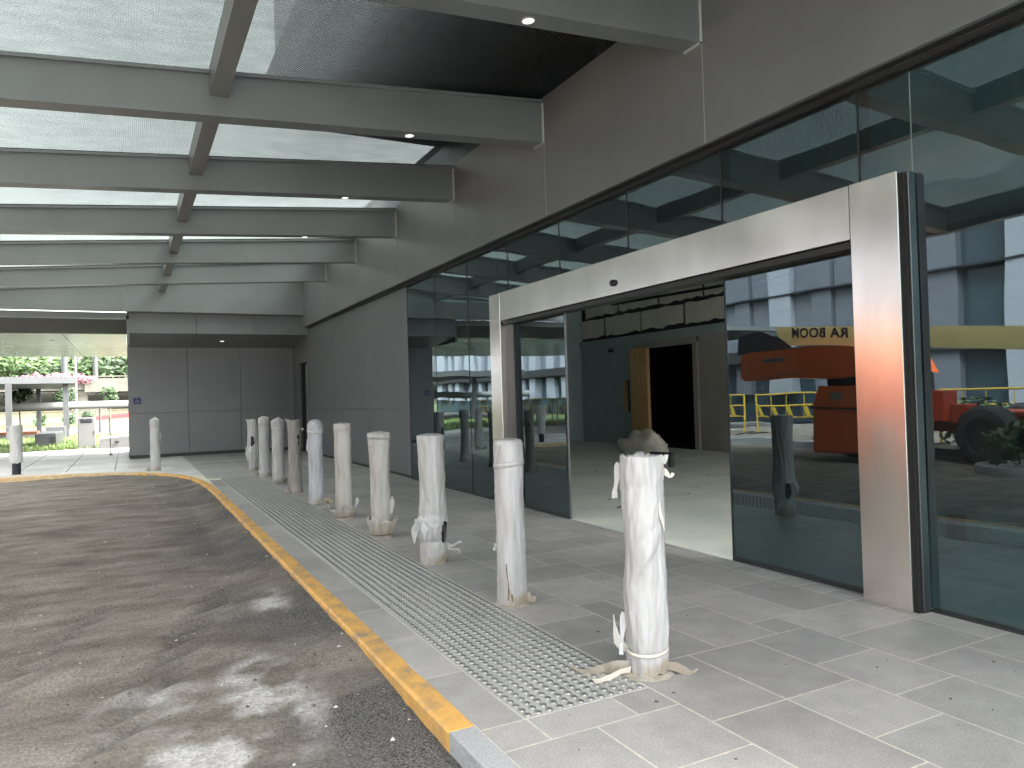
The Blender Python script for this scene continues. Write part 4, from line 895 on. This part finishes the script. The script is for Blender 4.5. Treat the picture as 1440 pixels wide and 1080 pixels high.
pp=thing('pipe_rail','thick white horizontal pipe carried across the lawn on short stands','pipe',(-5,44,0))
mb=MB(); mb.cyl((-30,43.6,1.40),(14,44.4,1.44),.19,n=16); mb.build('pipe',M['white'],pp)
for x in (-15.5,-7.2,-1.35,5.5):
    mb=MB(); mb.cyl((x,44,-.03),(x,44,1.25),.05,n=8); mb.build('stand',M['galv'],pp)
tree(-5.25,48,2.9,.62,.62,2.05,'young tree behind the shelter, leftmost of three thin trunks',m='leafdark',seed=2,size=.09,tr=.05)
tree(-3.25,50,2.9,.60,.65,2.0,'young tree beside the right shelter post',m='leafdark',seed=3,size=.09,tr=.05)
tree(-1.05,52,2.9,.55,.6,2.1,'young tree near the dark end wall, behind the white pipe',m='leafdark',seed=4,size=.09,tr=.05)
for k,(x,y) in enumerate(((-5.0,54),(-3.4,55),(-2.4,56.5))):
    t=thing('low_shrub',['low bush at the foot of the left young tree','low bush right of the shelter post','low bush behind the utility cabinet'][k],'shrub',(x,y,0)); mb=MB(); mb.cyl((x,y,-.02),(x,y,.5),.03,.02,6); mb.build('stem',M['bark'],t); mb=MB(); leaves(mb,(x,y,.65),.55,.5,.42,260,.09,random.Random(k+70)); mb.build('foliage',M['leafdark'],t)
tree(-8.2,62,8,3.0,1.5,4.6,'broad dark green spreading tree left of the pink blossoms',n=3800,size=.17,m='leaf',seed=7,tr=.18,name='spreading_tree',clumps=30,limbs=7)
rb=thing('road_barrier','long red and white road barrier across the far lawn','road barrier',(-.8,58,0))
mb=MB(); mb.add([(-2.9,58,.35),(1.5,57,.62),(1.5,57.4,.62),(-2.9,58.4,.35),(-2.9,58,.6),(1.5,57,1.0),(1.5,57.4,1.0),(-2.9,58.4,.6)],[(3,2,1,0),(4,5,6,7),(0,1,5,4),(1,2,6,5),(2,3,7,6),(3,0,4,7)]); mb.build('panel',M['red'],rb)
mb=MB(); mb.box(-2.6,1.4,57.1,58.2,-.02,.34); mb.build('base',M['white'],rb)
# viaduct
vd=thing('viaduct','pale concrete road viaduct with railing crossing beyond the lawn','viaduct',(-8,112,0))
mb=MB(); mb.prism([(-60,3.55),(-5.0,3.60),(-5.0,5.0),(-60,4.4)],109,120); mb.prism([(-4.98,3.30),(24,3.5),(24,5.2),(-4.98,5.0)],108.6,120); mb.build('deck',M['concrete'],vd)
mb=MB(); mb.prism([(-60,4.75),(24,5.45),(24,5.6),(-60,4.9)],108.9,109.1)
for i in range(34): x=-58+2.4*i; z=4.4+.012*(x+60); mb.box(x-.05,x+.05,108.95,109.05,z,z+.55)
mb.build('railing',M['concrete'],vd)
for x in (-26,-5.6,18):
    mb=MB(); mb.box(x-.9,x+.9,109.5,112,-.2,2.95); mb.prism([(x-1.5,2.95),(x+1.6,2.95),(x+2.0,3.52),(x-2.2,3.52)],109.4,113); mb.build('pier',M['concrete'],vd)
mb=MB(); mb.box(-60,30,121,121.5,-.2,3.54); tag(mb.build('shade_wall',M['viaductshade']),'long dark wall drawn for the shade under the viaduct','wall')  # shade zone under the deck, put in as a dark wall
mb=MB(); mb.box(-60,30,84,84.4,-.2,1.0); mb.box(-60,30,83.95,84.45,1.0,1.1); tag(mb.build('boundary_wall',M['cream']),'low cream wall at the back of the far lawn','wall')
ub=thing('pump_box','grey concrete box standing in front of the low cream wall','utility box',(-4.2,80,0)); mb=MB(); mb.box(-4.6,-1.9,79.5,82,.2,1.35,0,.04); mb.build('body',M['concrete'],ub); mb=MB(); mb.box(-4.7,-1.8,79.4,82.1,1.351,1.45); mb.build('lid',M['galv'],ub)
for k,x in enumerate((-10.6,-8.4,-6.6,-5.2)):
    t=thing('blossom_bush',['leftmost pink blossom bush on the viaduct edge','pink blossom bush beside the left lamp column','pink blossom bush in the middle of the viaduct planting','pink blossom bush at the right end of the viaduct planting'][k],'bush',(x,108.5,4.4))
    mb=MB(); mb.cyl((x,108.6,4.4),(x,108.6,5.0),.06,.03,6); mb.build('stem',M['bark'],t); mb=MB(); leaves(mb,(x,108.6,5.0),1.35,.8,.75,420,.16,random.Random(k+90)); mb.build('blossom',M['leafpink'],t)
for k,(x,y,r,h) in enumerate(((-7.6,116,.42,13),(-4.0,116,.34,13))):
    t=thing('lamp_column',['thick pale column rising behind the pink bushes','slimmer pale column right of the pink bushes'][k],'column',(x,y,4.4)); mb=MB(); mb.cyl((x,y,4.3),(x,y,h),r,r*.85,14); mb.build('pole',M['galv'],t); mb=MB(); mb.box(x-1.8,x+.3,y-.15,y+.15,h,h+.15); mb.build('lamp_head',M['galv'],t)
t=thing('lamp_post','thin tall white lamp post in front of the viaduct','lamp post',(-3.6,66,0)); mb=MB(); mb.cyl((-3.6,66,0),(-3.6,66,8),.085,.06,10); mb.build('pole',M['white'],t); mb=MB(); mb.box(-4.6,-3.5,65.9,66.1,8,8.1); mb.build('lamp_head',M['white'],t)
for k,(x,y,cr,cz,n) in enumerate(((-22,150,8,4.5,1500),(-11.5,142,6,3.6,1700),(-5.5,146,6,3.8,1700),(1.5,140,6.5,4.0,1800),(9,148,7,4.5,1300))):
    tree(x,y,14,cr,cz,7.8+.5*(k%2),['tall tree far left behind the viaduct','green tree behind the pale columns','green tree behind the viaduct railing','dense tree beside the dark end wall, behind the viaduct','rightmost tree behind the viaduct, hidden partly by the block'][k],n=n,size=.55,m='leafdark' if k%2 else 'leaf',seed=20+k,tr=.35,name='roadside_tree',clumps=34,limbs=6)
# patches of dried mud and small litter on paving
mb=MB(); rr=random.Random(15)
for _ in range(160):
    y=1.2+rr.random()**1.6*13; x=1.2+2.6*rr.random(); s=.004+.010*rr.random()**3; a=rr.random()*3.14
    mb.add([(x-s,y,.0025),(x,y-s*.6,.0025),(x+s*1.2,y,.0025),(x,y+s*.7,.005)],[(0,1,2,3)])
o=mb.build('litter',M['bark'],origin=(2,5,0)); o['kind']='stuff'; o['label']='small crumbs of dirt scattered over the pale paving'
